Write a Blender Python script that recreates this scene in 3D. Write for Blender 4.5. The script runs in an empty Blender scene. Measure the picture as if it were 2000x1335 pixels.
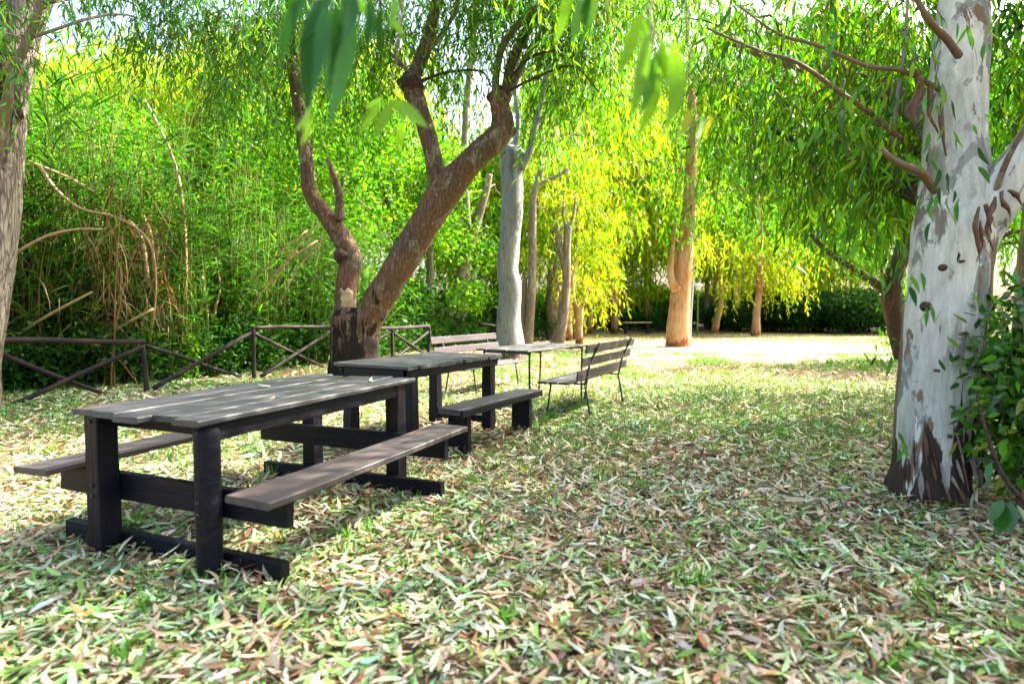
import bpy, math, random
import numpy as np
from mathutils import Vector, noise, Matrix, Quaternion

scene = bpy.context.scene
COL = scene.collection
R = math.radians

# ------------------------------------------------------------ camera
F_PX, HOR, CAM_H = 1200.0, 600.0, 1.30          # focal length and horizon in 2000 px wide frame
PITCH = math.atan((667.5 - HOR) / F_PX)
cam_d = bpy.data.cameras.new('camera')
cam_d.sensor_width = 36.0
cam_d.lens = F_PX / 2000 * 36.0
cam_d.clip_start, cam_d.clip_end = 0.05, 800
cam = bpy.data.objects.new('camera', cam_d)
COL.objects.link(cam)
cam.location = (0, 0, CAM_H)
cam.rotation_euler = (math.pi / 2 - PITCH, 0, 0)
scene.camera = cam
cam_d.dof.use_dof = True
cam_d.dof.focus_distance = 6.2
cam_d.dof.aperture_fstop = 1.7

# ------------------------------------------------------------ sky, sun, exposure
SUN = Vector((0.70, 0.34, 0.80)).normalized()    # towards the sun
world = bpy.data.worlds.new('World')
scene.world = world
world.use_nodes = True
wn = world.node_tree.nodes
sky = wn.new('ShaderNodeTexSky')
sky.sky_type = 'NISHITA'
sky.sun_disc = False
sky.sun_elevation = math.asin(SUN.z)
sky.sun_rotation = math.atan2(SUN.x, SUN.y)
sky.dust_density = 6.0
sky.air_density = 1.0
wn['Background'].inputs[1].default_value = 0.13
world.node_tree.links.new(sky.outputs[0], wn['Background'].inputs[0])
sun_d = bpy.data.lights.new('sun', 'SUN')
sun_d.energy = 5.0
sun_d.angle = R(0.53)
sun_d.color = (1.0, 0.93, 0.80)
sun = bpy.data.objects.new('sun', sun_d)
COL.objects.link(sun)
sun.rotation_euler = (-SUN).to_track_quat('-Z', 'Y').to_euler()
sun.location = (20, 10, 30)
vs = scene.view_settings
vs.view_transform = 'Standard'
vs.look = 'None'
vs.exposure = 2.78
vs.gamma = 1.0
scene.cycles.use_denoising = True
scene.cycles.max_bounces = 7
scene.cycles.diffuse_bounces = 4
scene.cycles.glossy_bounces = 2
scene.cycles.transmission_bounces = 5
scene.cycles.sample_clamp_indirect = 8.0
scene.cycles.caustics_reflective = False
scene.cycles.caustics_refractive = False


# ------------------------------------------------------------ pixel -> place
_c, _s = math.cos(PITCH), math.sin(PITCH)


def P(px, py, y):
    u, v = (px - 1000) / F_PX, (667.5 - py) / F_PX
    dx, dy, dz = u, _c + v * _s, -_s + v * _c
    k = y / dy
    return Vector((dx * k, y, CAM_H + dz * k))


def G(px, py, z=0.0):
    u, v = (px - 1000) / F_PX, (667.5 - py) / F_PX
    dx, dy, dz = u, _c + v * _s, -_s + v * _c
    k = (z - CAM_H) / dz
    return Vector((dx * k, dy * k, z))


# ------------------------------------------------------------ object helpers
def tag(o, label=None, cat=None, group=None, kind=None):
    for k, v in (('label', label), ('category', cat), ('group', group), ('kind', kind)):
        if v:
            o[k] = v
    return o


def thing(name, label, cat, loc=(0, 0, 0), rz=0.0, group=None):
    o = bpy.data.objects.new(name, None)
    o.empty_display_size = 0.2
    COL.objects.link(o)
    o.location = loc
    o.rotation_euler = (0, 0, rz)
    return tag(o, label, cat, group)


def obj(name, mesh, mat=None, parent=None, loc=None, rot=None):
    o = bpy.data.objects.new(name, mesh)
    COL.objects.link(o)
    if mat is not None and not mesh.materials:
        mesh.materials.append(mat)
    if parent is not None:
        o.parent = parent
    if loc is not None:
        o.location = loc
    if rot is not None:
        o.rotation_euler = rot
    return o


def copy_tree(o, parent=None):
    c = o.copy()
    COL.objects.link(c)
    c.parent = parent
    for ch in list(o.children):
        copy_tree(ch, c)
    return c


def np_mesh(name, V, T, colors=None, smooth=False):
    """triangle mesh from numpy arrays; colors per face"""
    me = bpy.data.meshes.new(name)
    V = np.ascontiguousarray(V, dtype=np.float32)
    T = np.ascontiguousarray(T, dtype=np.int32)
    n = len(T)
    me.vertices.add(len(V))
    me.vertices.foreach_set('co', V.ravel())
    me.loops.add(n * 3)
    me.loops.foreach_set('vertex_index', T.ravel())
    me.polygons.add(n)
    me.polygons.foreach_set('loop_start', np.arange(0, n * 3, 3, dtype=np.int32))
    if smooth:
        me.polygons.foreach_set('use_smooth', np.ones(n, dtype=bool))
    if colors is not None:
        a = me.attributes.new('tint', 'FLOAT_COLOR', 'FACE')
        c4 = np.ones((n, 4), dtype=np.float32)
        c4[:, :3] = colors
        a.data.foreach_set('color', c4.ravel())
    me.update(calc_edges=True)
    return me


def py_mesh(name, V, Fc, smooth=True):
    me = bpy.data.meshes.new(name)
    me.from_pydata([tuple(v) for v in V], [], Fc)
    if smooth:
        me.polygons.foreach_set('use_smooth', [True] * len(me.polygons))
    me.update()
    return me


# ------------------------------------------------------------ materials
def new_mat(name):
    m = bpy.data.materials.new(name)
    m.use_nodes = True
    nt = m.node_tree
    return m, nt, nt.nodes, nt.links, nt.nodes['Principled BSDF']


def ramp(ns, stops, interp='LINEAR'):
    r = ns.new('ShaderNodeValToRGB')
    cr = r.color_ramp
    cr.interpolation = interp
    while len(cr.elements) < len(stops):
        cr.elements.new(0.5)
    for e, (p, c) in zip(cr.elements, stops):
        e.position = p
        e.color = (*c, 1) if len(c) == 3 else c
    return r


def nz(ns, ls, vec, scale, detail=5, rough=0.55, dist=0.0):
    n = ns.new('ShaderNodeTexNoise')
    n.inputs['Scale'].default_value = scale
    n.inputs['Detail'].default_value = detail
    n.inputs['Roughness'].default_value = rough
    n.inputs['Distortion'].default_value = dist
    ls.new(vec, n.inputs['Vector'])
    return n


def mapped(ns, ls, scale=(1, 1, 1), rnd=False):
    tc = ns.new('ShaderNodeTexCoord')
    mp = ns.new('ShaderNodeMapping')
    mp.inputs['Scale'].default_value = scale
    ls.new(tc.outputs['Object'], mp.inputs['Vector'])
    if rnd:
        oi = ns.new('ShaderNodeObjectInfo')
        mul = ns.new('ShaderNodeMath')
        mul.operation = 'MULTIPLY'
        mul.inputs[1].default_value = 37.0
        ls.new(oi.outputs['Random'], mul.inputs[0])
        cmb = ns.new('ShaderNodeCombineXYZ')
        for i in range(3):
            ls.new(mul.outputs[0], cmb.inputs[i])
        ls.new(cmb.outputs[0], mp.inputs['Location'])
    return mp.outputs[0]


def mix(ns, ls, fac, a, b, mode='MIX'):
    m = ns.new('ShaderNodeMix')
    m.data_type = 'RGBA'
    m.blend_type = mode
    for sock, v in ((m.inputs[0], fac), (m.inputs[6], a), (m.inputs[7], b)):
        if hasattr(v, 'is_output') or isinstance(v, bpy.types.NodeSocket):
            ls.new(v, sock)
        else:
            sock.default_value = v if isinstance(v, (int, float)) else ((*v, 1) if len(v) == 3 else v)
    return m.outputs[2]


def add_bump(ns, ls, bs, h, strength=0.4, dist=0.02):
    b = ns.new('ShaderNodeBump')
    b.inputs['Strength'].default_value = strength
    b.inputs['Distance'].default_value = dist
    ls.new(h, b.inputs['Height'])
    ls.new(b.outputs[0], bs.inputs['Normal'])


def leaf_mat(name, trans=0.45, gloss=0.35, rough=0.42, warm=(1.25, 1.3, 0.45)):
    """thin leaf: reflects its tint, lets a warmer tint through; tint is a face attribute"""
    m, nt, ns, ls, bs = new_mat(name)
    at = ns.new('ShaderNodeAttribute')
    at.attribute_name = 'tint'
    ls.new(at.outputs['Color'], bs.inputs['Base Color'])
    bs.inputs['Roughness'].default_value = rough
    bs.inputs['Specular IOR Level'].default_value = gloss
    tr = ns.new('ShaderNodeBsdfTranslucent')
    ls.new(mix(ns, ls, 1.0, at.outputs['Color'], warm, 'MULTIPLY'), tr.inputs['Color'])
    mx = ns.new('ShaderNodeMixShader')
    mx.inputs[0].default_value = trans
    ls.new(bs.outputs[0], mx.inputs[1])
    ls.new(tr.outputs[0], mx.inputs[2])
    ls.new(mx.outputs[0], ns['Material Output'].inputs[0])
    return m


def leaf_solid(name, col, trans=0.4, gloss=0.4, rough=0.38, warm=(1.5, 1.5, 0.5)):
    m, nt, ns, ls, bs = new_mat(name)
    v = mapped(ns, ls, (14, 14, 14), True)
    n = nz(ns, ls, v, 1.5, 4)
    c = mix(ns, ls, n.outputs[0], [x * 0.65 for x in col], [min(1, x * 1.35) for x in col])
    ls.new(c, bs.inputs['Base Color'])
    bs.inputs['Roughness'].default_value = rough
    bs.inputs['Specular IOR Level'].default_value = gloss
    tr = ns.new('ShaderNodeBsdfTranslucent')
    ls.new(mix(ns, ls, 1.0, c, warm, 'MULTIPLY'), tr.inputs['Color'])
    mx = ns.new('ShaderNodeMixShader')
    mx.inputs[0].default_value = trans
    ls.new(bs.outputs[0], mx.inputs[1])
    ls.new(tr.outputs[0], mx.inputs[2])
    ls.new(mx.outputs[0], ns['Material Output'].inputs[0])
    return m


def wood_mat(name, dark, light, worn, rough=0.7, spec=0.4, wear=0.55):
    """weathered stained timber; grain runs along the piece's own Y axis"""
    m, nt, ns, ls, bs = new_mat(name)
    v = mapped(ns, ls, (38, 1.6, 38), True)
    g = nz(ns, ls, v, 1.0, 7, 0.65, 0.6)
    v2 = mapped(ns, ls, (7, 2.2, 7), True)
    b = nz(ns, ls, v2, 1.0, 5, 0.6)
    r1 = ramp(ns, [(0.3, dark), (0.7, light)])
    ls.new(g.outputs[0], r1.inputs[0])
    r2 = ramp(ns, [(wear, (0, 0, 0)), (wear + 0.18, (1, 1, 1))])
    ls.new(b.outputs[0], r2.inputs[0])
    ls.new(mix(ns, ls, r2.outputs[0], r1.outputs[0], mix(ns, ls, 0.6, r1.outputs[0], worn)), bs.inputs['Base Color'])
    bs.inputs['Roughness'].default_value = rough
    bs.inputs['Specular IOR Level'].default_value = spec
    add_bump(ns, ls, bs, mix(ns, ls, 0.35, g.outputs[0], b.outputs[0]), 0.9, 0.01)
    return m


def bark_mat(name, base, patch, dark, scale=(6, 6, 1.6), patch_lo=0.5, base_dark=0.0, spots=None,
             fissure=0.0, bump=0.5, hue=None, layers=()):
    """bark: base colour, broad patches, dark peeled or charred foot (its own ragged outline), spots"""
    m, nt, ns, ls, bs = new_mat(name)
    v = mapped(ns, ls, scale, True)
    n1 = nz(ns, ls, v, 1.0, 8, 0.6, 0.9)
    r1 = ramp(ns, [(patch_lo, (0, 0, 0)), (patch_lo + 0.05, (1, 1, 1))])
    ls.new(n1.outputs[0], r1.inputs[0])
    fine = nz(ns, ls, mapped(ns, ls, (scale[0] * 7, scale[1] * 7, scale[2] * 3.0), True), 1.0, 6, 0.7)
    shade = ramp(ns, [(0.25, (0.55, 0.55, 0.55)), (0.75, (1.15, 1.15, 1.15))])
    ls.new(fine.outputs[0], shade.inputs[0])
    c = mix(ns, ls, r1.outputs[0], base, patch)
    if hue is not None:
        n3 = nz(ns, ls, mapped(ns, ls, (scale[0] * .45, scale[1] * .45, scale[2] * .5), True), 1.0, 3)
        r3 = ramp(ns, [(0.42, (0, 0, 0)), (0.62, (1, 1, 1))])
        ls.new(n3.outputs[0], r3.inputs[0])
        c = mix(ns, ls, r3.outputs[0], c, mix(ns, ls, 0.75, c, hue))
    hl = None
    for lc, lsc, llo in layers:                            # flakes with crisp outlines, each a bark layer of its own colour
        nl = nz(ns, ls, mapped(ns, ls, lsc, True), 1.0, 9, 0.62, 0.7)
        rl = ramp(ns, [(llo, (0, 0, 0)), (llo + 0.018, (1, 1, 1))])
        ls.new(nl.outputs[0], rl.inputs[0])
        c = mix(ns, ls, rl.outputs[0], c, lc)
        hl = rl.outputs[0] if hl is None else mix(ns, ls, 0.5, hl, rl.outputs[0])
    c = mix(ns, ls, 1.0, c, shade.outputs[0], 'MULTIPLY')
    hgt = fine.outputs[0] if hl is None else mix(ns, ls, 0.6, fine.outputs[0], hl)
    if fissure:
        vf = mapped(ns, ls, (scale[0] * 4.2, scale[1] * 4.2, scale[2] * 1.1), True)
        vo = ns.new('ShaderNodeTexVoronoi')
        vo.feature = 'DISTANCE_TO_EDGE'
        vo.inputs['Scale'].default_value = 1.0
        w = nz(ns, ls, vf, 1.2, 4)
        wv = ns.new('ShaderNodeVectorMath')
        wv.operation = 'ADD'
        ls.new(vf, wv.inputs[0])
        ls.new(w.outputs['Color'], wv.inputs[1])
        ls.new(wv.outputs[0], vo.inputs['Vector'])
        rf = ramp(ns, [(0.0, (0, 0, 0)), (0.10, (1, 1, 1))])
        ls.new(vo.outputs['Distance'], rf.inputs[0])
        inv = ns.new('ShaderNodeMath')
        inv.operation = 'MULTIPLY_ADD'
        inv.inputs[1].default_value = -fissure
        inv.inputs[2].default_value = fissure
        ls.new(rf.outputs[0], inv.inputs[0])
        c = mix(ns, ls, inv.outputs[0], c, dark)
        hgt = mix(ns, ls, 0.5, fine.outputs[0], rf.outputs[0])
    if spots is not None:
        vs_ = ns.new('ShaderNodeTexVoronoi')
        vs_.inputs['Scale'].default_value = 1.0
        ls.new(mapped(ns, ls, (spots[1], spots[1], spots[1] * .7), True), vs_.inputs['Vector'])
        rs = ramp(ns, [(0.10, (1, 1, 1)), (0.17, (0, 0, 0))])
        ls.new(vs_.outputs['Distance'], rs.inputs[0])
        c = mix(ns, ls, rs.outputs[0], c, spots[0])
    if base_dark > 0:
        tc = ns.new('ShaderNodeTexCoord')
        sp = ns.new('ShaderNodeSeparateXYZ')
        ls.new(tc.outputs['Object'], sp.inputs[0])
        nb = nz(ns, ls, mapped(ns, ls, (7, 7, 1.3)), 1.0, 7, 0.62, 0.6)
        ma = ns.new('ShaderNodeMath')                     # z - noise * reach
        ma.operation = 'MULTIPLY_ADD'
        ma.inputs[1].default_value = -base_dark * 3.2
        ls.new(nb.outputs[0], ma.inputs[0])
        ls.new(sp.outputs[2], ma.inputs[2])
        rb = ramp(ns, [(0.0, (1, 1, 1)), (0.05, (0, 0, 0))])
        off = ns.new('ShaderNodeMath')
        off.operation = 'ADD'
        off.inputs[1].default_value = base_dark * 1.05
        ls.new(ma.outputs[0], off.inputs[0])
        ls.new(off.outputs[0], rb.inputs[0])
        c = mix(ns, ls, rb.outputs[0], c, mix(ns, ls, fine.outputs[0], [x * .4 for x in dark], [x * 2.2 for x in dark]))
    ls.new(c, bs.inputs['Base Color'])
    bs.inputs['Roughness'].default_value = 0.85
    bs.inputs['Specular IOR Level'].default_value = 0.2
    add_bump(ns, ls, bs, hgt, bump, 0.025)
    return m


def plain_mat(name, col, rough=0.6, metal=0.0, vary=0.25, scale=20):
    m, nt, ns, ls, bs = new_mat(name)
    n = nz(ns, ls, mapped(ns, ls, (1, 1, 1), True), scale, 5)
    ls.new(mix(ns, ls, n.outputs[0], [x * (1 - vary) for x in col], [min(1, x * (1 + vary)) for x in col]), bs.inputs['Base Color'])
    bs.inputs['Roughness'].default_value = rough
    bs.inputs['Metallic'].default_value = metal
    add_bump(ns, ls, bs, n.outputs[0], 0.15, 0.004)
    return m


M = {}
M['ground'] = None
M['foliage'] = leaf_mat('eucalyptus_foliage', 0.5, 0.16, 0.5)
M['reed'] = leaf_mat('cane_foliage', 0.45, 0.14, 0.5)
M['litter'] = leaf_mat('fallen_leaves', 0.15, 0.18, 0.6, (1.0, 0.9, 0.6))
M['grass'] = leaf_mat('grass_blades', 0.4, 0.3, 0.5)
M['top'] = wood_mat('weathered_top_boards', (0.008, 0.009, 0.011), (0.046, 0.048, 0.05), (0.085, 0.05, 0.035), 0.55, 0.5)
M['seat'] = wood_mat('weathered_seat_boards', (0.014, 0.012, 0.013), (0.07, 0.056, 0.05), (0.11, 0.06, 0.042), 0.55, 0.45)
M['dark'] = wood_mat('dark_stained_timber', (0.0018, 0.0018, 0.0038), (0.007, 0.0066, 0.013), (0.045, 0.018, 0.008), 0.5, 0.16, 0.58)
M['slat'] = wood_mat('purple_brown_slats', (0.024, 0.016, 0.02), (0.075, 0.055, 0.064), (0.085, 0.06, 0.06), 0.55, 0.4)
M['log'] = wood_mat('dark_fence_logs', (0.006, 0.005, 0.006), (0.024, 0.017, 0.016), (0.08, 0.034, 0.018), 0.75, 0.3, 0.52)
M['metal'] = plain_mat('dark_painted_metal', (0.035, 0.042, 0.055), 0.45, 0.5)
M['white'] = plain_mat('white_lamp_glass', (0.8, 0.8, 0.77), 0.35, 0, 0.05)
M['cane'] = plain_mat('dry_cane', (0.34, 0.22, 0.10), 0.6, 0, 0.45, 6)
M['twig'] = plain_mat('brown_twigs', (0.12, 0.075, 0.04), 0.7, 0, 0.4, 12)
M['greytwig'] = plain_mat('grey_twigs', (0.20, 0.17, 0.14), 0.75, 0, 0.4, 12)
M['peel'] = plain_mat('peeling_bark', (0.10, 0.045, 0.022), 0.8, 0, 0.6, 15)
M['scar'] = plain_mat('bare_cream_wood', (0.40, 0.27, 0.14), 0.7, 0, 0.75, 9)
M['bark_white'] = bark_mat('white_eucalyptus_bark', (0.62, 0.60, 0.51), (0.20, 0.165, 0.12), (0.032, 0.02, 0.014),
                           (3.2, 3.2, 1.25), 0.56, 0.72, None, 0.0, 0.45, (0.36, 0.375, 0.31),
                           [((0.25, 0.25, 0.215), (5.0, 5.0, 1.9), 0.55), ((0.62, 0.60, 0.50), (4.0, 4.0, 1.5), 0.585), ((0.20, 0.135, 0.085), (6.5, 6.5, 1.7), 0.60), ((0.05, 0.03, 0.02), (15, 15, 1.3), 0.675)])
M['bark_brown'] = bark_mat('rough_brown_bark', (0.125, 0.085, 0.055), (0.23, 0.19, 0.135), (0.016, 0.010, 0.008),
                           (4, 4, 2.6), 0.53, 1.7, ((0.26, 0.23, 0.18), 9.0), 0.30, 1.0, (0.19, 0.09, 0.048))
M['bark_grey'] = bark_mat('pale_fissured_bark', (0.33, 0.28, 0.235), (0.22, 0.18, 0.155), (0.055, 0.036, 0.03),
                          (5, 5, 1.3), 0.55, 0.0, None, 0.75, 0.8)
M['bark_blue'] = bark_mat('blue_grey_bark', (0.20, 0.215, 0.215), (0.12, 0.125, 0.125), (0.06, 0.04, 0.03),
                          (5, 5, 1.5), 0.54, 0.22, ((0.12, 0.10, 0.09), 7.0), 0.0, 0.5, (0.27, 0.28, 0.265))
M['bark_orange'] = bark_mat('orange_tan_bark', (0.36, 0.20, 0.095), (0.34, 0.12, 0.035), (0.14, 0.05, 0.02),
                            (4, 4, 1.2), 0.49, 0.3, None, 0.0, 0.5, (0.5, 0.33, 0.17))
M['bark_slim'] = bark_mat('mottled_slim_bark', (0.19, 0.14, 0.09), (0.29, 0.25, 0.19), (0.06, 0.04, 0.03),
                          (9, 9, 2.2), 0.52, 0.0, None, 0.0, 0.5)
M['bark_dark'] = bark_mat('dark_bark', (0.075, 0.045, 0.032), (0.13, 0.07, 0.045), (0.02, 0.015, 0.012),
                          (8, 8, 2.0), 0.55, 0.0, None, 0.5, 0.7)


# ------------------------------------------------------------ leaves by the thousand
PROF = {1: ([0.42], [1.0]), 2: ([0.28, 0.66], [1.0, 0.72]), 3: ([0.15, 0.42, 0.75], [0.66, 1.0, 0.6])}


def unit(a):
    return a / np.maximum(np.linalg.norm(a, axis=-1, keepdims=True), 1e-9)


def leaves(Pb, D, N, L, W, C, bend=0.0, sickle=0.0, seg=1):
    """Pb base points, D directions, N rough normals, L lengths, W widths, C tints -> V, T, face tints"""
    n = len(Pb)
    D = unit(D)
    S = unit(np.cross(D, N))
    N = np.cross(S, D)
    ts, ws = PROF[seg]
    nv = 2 + 2 * len(ts)
    V = np.zeros((n, nv, 3))
    Lc, Wc = L[:, None], W[:, None]
    bend = np.broadcast_to(bend, (n,))[:, None]
    sickle = np.broadcast_to(sickle, (n,))[:, None]

    def spine(t):
        return Pb + D * Lc * t + N * Lc * bend * t * t + S * Lc * sickle * 4 * t * (1 - t)
    V[:, 0] = Pb
    for i, (t, w) in enumerate(zip(ts, ws)):
        c = spine(t)
        V[:, 1 + 2 * i] = c - S * Wc * w * 0.5
        V[:, 2 + 2 * i] = c + S * Wc * w * 0.5
    V[:, nv - 1] = spine(1.0)
    tri = [(0, 2, 1)]
    for i in range(len(ts) - 1):
        a, b, c, d = 1 + 2 * i, 2 + 2 * i, 3 + 2 * i, 4 + 2 * i
        tri += [(a, b, d), (a, d, c)]
    tri.append((nv - 3, nv - 2, nv - 1))
    tri = np.array(tri)
    T = (np.arange(n)[:, None, None] * nv + tri[None]).reshape(-1, 3)
    Cf = np.repeat(C, len(tri), axis=0)
    return V.reshape(-1, 3), T, Cf


def join(parts):
    Vs, Ts, Cs, o = [], [], [], 0
    for V, T, C in parts:
        Vs.append(V)
        Ts.append(T + o)
        Cs.append(C)
        o += len(V)
    return np.concatenate(Vs), np.concatenate(Ts), np.concatenate(Cs)


def palette(rng, n, cols, jit=0.22, w=None):
    cols = np.array(cols)
    c = cols[rng.choice(len(cols), n, p=w)]
    return np.clip(c * (1 + jit * rng.standard_normal((n, 1))) * (1 + 0.08 * rng.standard_normal((n, 3))), 0.004, 0.9)


GREEN = [(0.045, 0.17, 0.008), (0.065, 0.22, 0.008), (0.035, 0.13, 0.012), (0.10, 0.25, 0.008)]
BLUISH = [(0.09, 0.22, 0.10), (0.07, 0.20, 0.06), (0.10, 0.25, 0.06), (0.08, 0.23, 0.03)]
YELLOW = [(0.26, 0.36, 0.010), (0.34, 0.38, 0.012), (0.20, 0.33, 0.010), (0.38, 0.36, 0.018)]
FRESH = [(0.075, 0.25, 0.008), (0.11, 0.30, 0.007), (0.045, 0.18, 0.008), (0.18, 0.33, 0.008)]
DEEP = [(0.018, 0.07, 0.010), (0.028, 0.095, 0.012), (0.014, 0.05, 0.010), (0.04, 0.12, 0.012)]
TAN = [(0.34, 0.22, 0.10), (0.26, 0.16, 0.08), (0.40, 0.29, 0.15), (0.20, 0.12, 0.06)]


def hang(rng, A, k, ln, leaf, step, cols, out=0.45, spread=0.42, seg=1, twigs=False):
    """drooping strands from anchor points A: each strand curves down and carries leaves"""
    A = np.asarray(A, dtype=float)
    S0 = np.repeat(A, k, axis=0) + rng.normal(0, 0.10, (len(A) * k, 3))
    n = len(S0)
    ang = rng.uniform(0, 2 * np.pi, n)
    hdir = np.stack([np.cos(ang), np.sin(ang), np.zeros(n)], 1)
    le = rng.uniform(ln[0], ln[1], n)
    m = max(3, int(ln[1] / step))
    t = (np.arange(m) + 0.5) / m
    tt = np.clip(t[None] + rng.normal(0, 0.02, (n, m)), 0, 1)
    up = rng.uniform(0.0, 0.25, n)
    pos = (S0[:, None] + hdir[:, None] * (le * out)[:, None, None] * np.sqrt(tt)[..., None])
    pos[..., 2] += (le[:, None] * (up[:, None] * np.sin(tt * 3.0) - tt ** 1.25))
    keep = rng.random((n, m)) < (le / ln[1])[:, None] * 0.95
    d = np.array([0, 0, -1.0]) + rng.normal(0, spread, (n, m, 3)) + hdir[:, None] * 0.25
    N = rng.normal(0, 1, (n, m, 3))
    tone = 1 + 0.18 * rng.standard_normal((n, 1))
    c = palette(rng, n * m, cols).reshape(n, m, 3) * np.clip(tone, 0.6, 1.5)[..., None]
    L = rng.uniform(leaf[0], leaf[1], (n, m))
    W = L * rng.uniform(leaf[2], leaf[3], (n, m))
    q = keep.ravel()
    out_ = leaves(pos.reshape(-1, 3)[q], d.reshape(-1, 3)[q], N.reshape(-1, 3)[q], L.ravel()[q], W.ravel()[q],
                  np.clip(c.reshape(-1, 3)[q], 0.004, 0.9), rng.normal(0, 0.12, q.sum()), rng.normal(0, 0.10, q.sum()), seg)
    if not twigs:
        return out_
    tt2 = np.array([0.0, 0.2, 0.45, 0.7, 0.95])
    cen = (S0[:, None] + hdir[:, None] * (le * out)[:, None, None] * np.sqrt(tt2)[None, :, None])
    cen[..., 2] += (le[:, None] * (up[:, None] * np.sin(tt2 * 3.0)[None] - (tt2 ** 1.25)[None]))
    m_ = cen.shape[1]
    rr = np.array([.0042, .0036, .003, .0024, .0014])
    a3 = np.arange(3) * 2.0944
    off = np.stack([np.cos(a3), np.sin(a3), np.zeros(3)], 1)
    V = (cen[:, :, None] + off[None, None] * rr[None, :, None, None]).reshape(-1, 3)
    f = []
    for s_ in range(m_ - 1):
        for k_ in range(3):
            k2 = (k_ + 1) % 3
            f += [(s_ * 3 + k_, s_ * 3 + k2, s_ * 3 + 3 + k2), (s_ * 3 + k_, s_ * 3 + 3 + k2, s_ * 3 + 3 + k_)]
    T = (np.arange(n)[:, None, None] * (m_ * 3) + np.array(f)[None]).reshape(-1, 3)
    return join([out_, (V, T, np.tile(np.array([[.15, .085, .035]]), (len(T), 1)))])


def ball(rng, c, r, n, flat=0.7):
    d = unit(rng.normal(0, 1, (n, 3))) * (rng.random((n, 1)) ** 0.45) * r
    d[:, 2] *= flat
    return np.asarray(c) + d


def broad(rng, pts, leaf, cols, seg=1, up=0.5):
    """broad leaves spread in all directions around pts"""
    n = len(pts)
    D = rng.normal(0, 1, (n, 3))
    D[:, 2] -= 0.25
    N = rng.normal(0, 1, (n, 3)) * (1 - up) + np.array([0, 0, 1.0]) * up
    L = rng.uniform(leaf[0], leaf[1], n)
    return leaves(pts, D, N, L, L * rng.uniform(leaf[2], leaf[3], n), palette(rng, n, cols, 0.28), rng.normal(-0.1, 0.12, n), 0.0, seg)


# ------------------------------------------------------------ tubes, beams
def spline(pts, rad, sub):
    pts = [Vector(p) for p in pts]
    Q = [pts[0] * 2 - pts[1]] + pts + [pts[-1] * 2 - pts[-2]]
    rr = [rad[0]] + list(rad) + [rad[-1]]
    op, orr = [], []
    for i in range(1, len(Q) - 2):
        p0, p1, p2, p3 = Q[i - 1:i + 3]
        for k in range(sub):
            t = k / sub
            op.append(0.5 * ((2 * p1) + (p2 - p0) * t + (2 * p0 - 5 * p1 + 4 * p2 - p3) * t * t + (3 * p1 - p0 - 3 * p2 + p3) * t ** 3))
            s = t * t * (3 - 2 * t)
            orr.append(rr[i] * (1 - s) + rr[i + 1] * s)
    op.append(pts[-1])
    orr.append(rad[-1])
    return op, orr


def tube_data(pts, rad, sides=10, sub=4, amp=0.0, freq=1.5, seed=0, wob=0.0, ridges=None):
    cp, cr = spline(pts, rad, sub)
    n = len(cp)
    V, Fc = [], []
    tan = [(cp[min(i + 1, n - 1)] - cp[max(i - 1, 0)]).normalized() for i in range(n)]
    ref = Vector((1, 0, 0)) if abs(tan[0].x) < 0.8 else Vector((0, 1, 0))
    nrm = (ref - tan[0] * ref.dot(tan[0])).normalized()
    for i in range(n):
        if i:
            nrm = (nrm - tan[i] * nrm.dot(tan[i])).normalized()
        bi = tan[i].cross(nrm)
        c = cp[i]
        if wob:
            c = c + Vector((noise.noise(c * 1.7 + Vector((seed, 3, 1))), noise.noise(c * 1.7 + Vector((7, seed, 2))), 0)) * wob
        for k in range(sides):
            a = 2 * math.pi * k / sides
            d = nrm * math.cos(a) + bi * math.sin(a)
            r = cr[i]
            if amp:
                q = (c + d * r) * freq + Vector((seed * 3.1, seed * 1.7, 0))
                q.z *= 0.55
                r *= 1 + amp * (noise.noise(q) + 0.5 * noise.noise(q * 2.3) + 0.3 * noise.noise(q * 5.1))
            if ridges:
                z = max(0.0, c.z - ridges[2])
                r *= 1 + ridges[0] * math.exp(-z / ridges[1]) * (0.55 + 0.6 * math.cos(a * ridges[3] + seed) + 0.35 * math.cos(a * (ridges[3] + 3) + 2 * seed))
            V.append(c + d * r)
    for i in range(n - 1):
        for k in range(sides):
            k2 = (k + 1) % sides
            Fc.append((i * sides + k, i * sides + k2, (i + 1) * sides + k2, (i + 1) * sides + k))
    Fc.append(tuple(range(sides - 1, -1, -1)))
    Fc.append(tuple((n - 1) * sides + k for k in range(sides)))
    return V, Fc


def tubes_mesh(name, specs, origin=(0, 0, 0), smooth=True):
    o = Vector(origin)
    V, Fc = [], []
    for sp in specs:
        v, f = tube_data(**sp)
        b = len(V)
        V += [p - o for p in v]
        Fc += [tuple(b + i for i in q) for q in f]
    return py_mesh(name, V, Fc, smooth)


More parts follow.
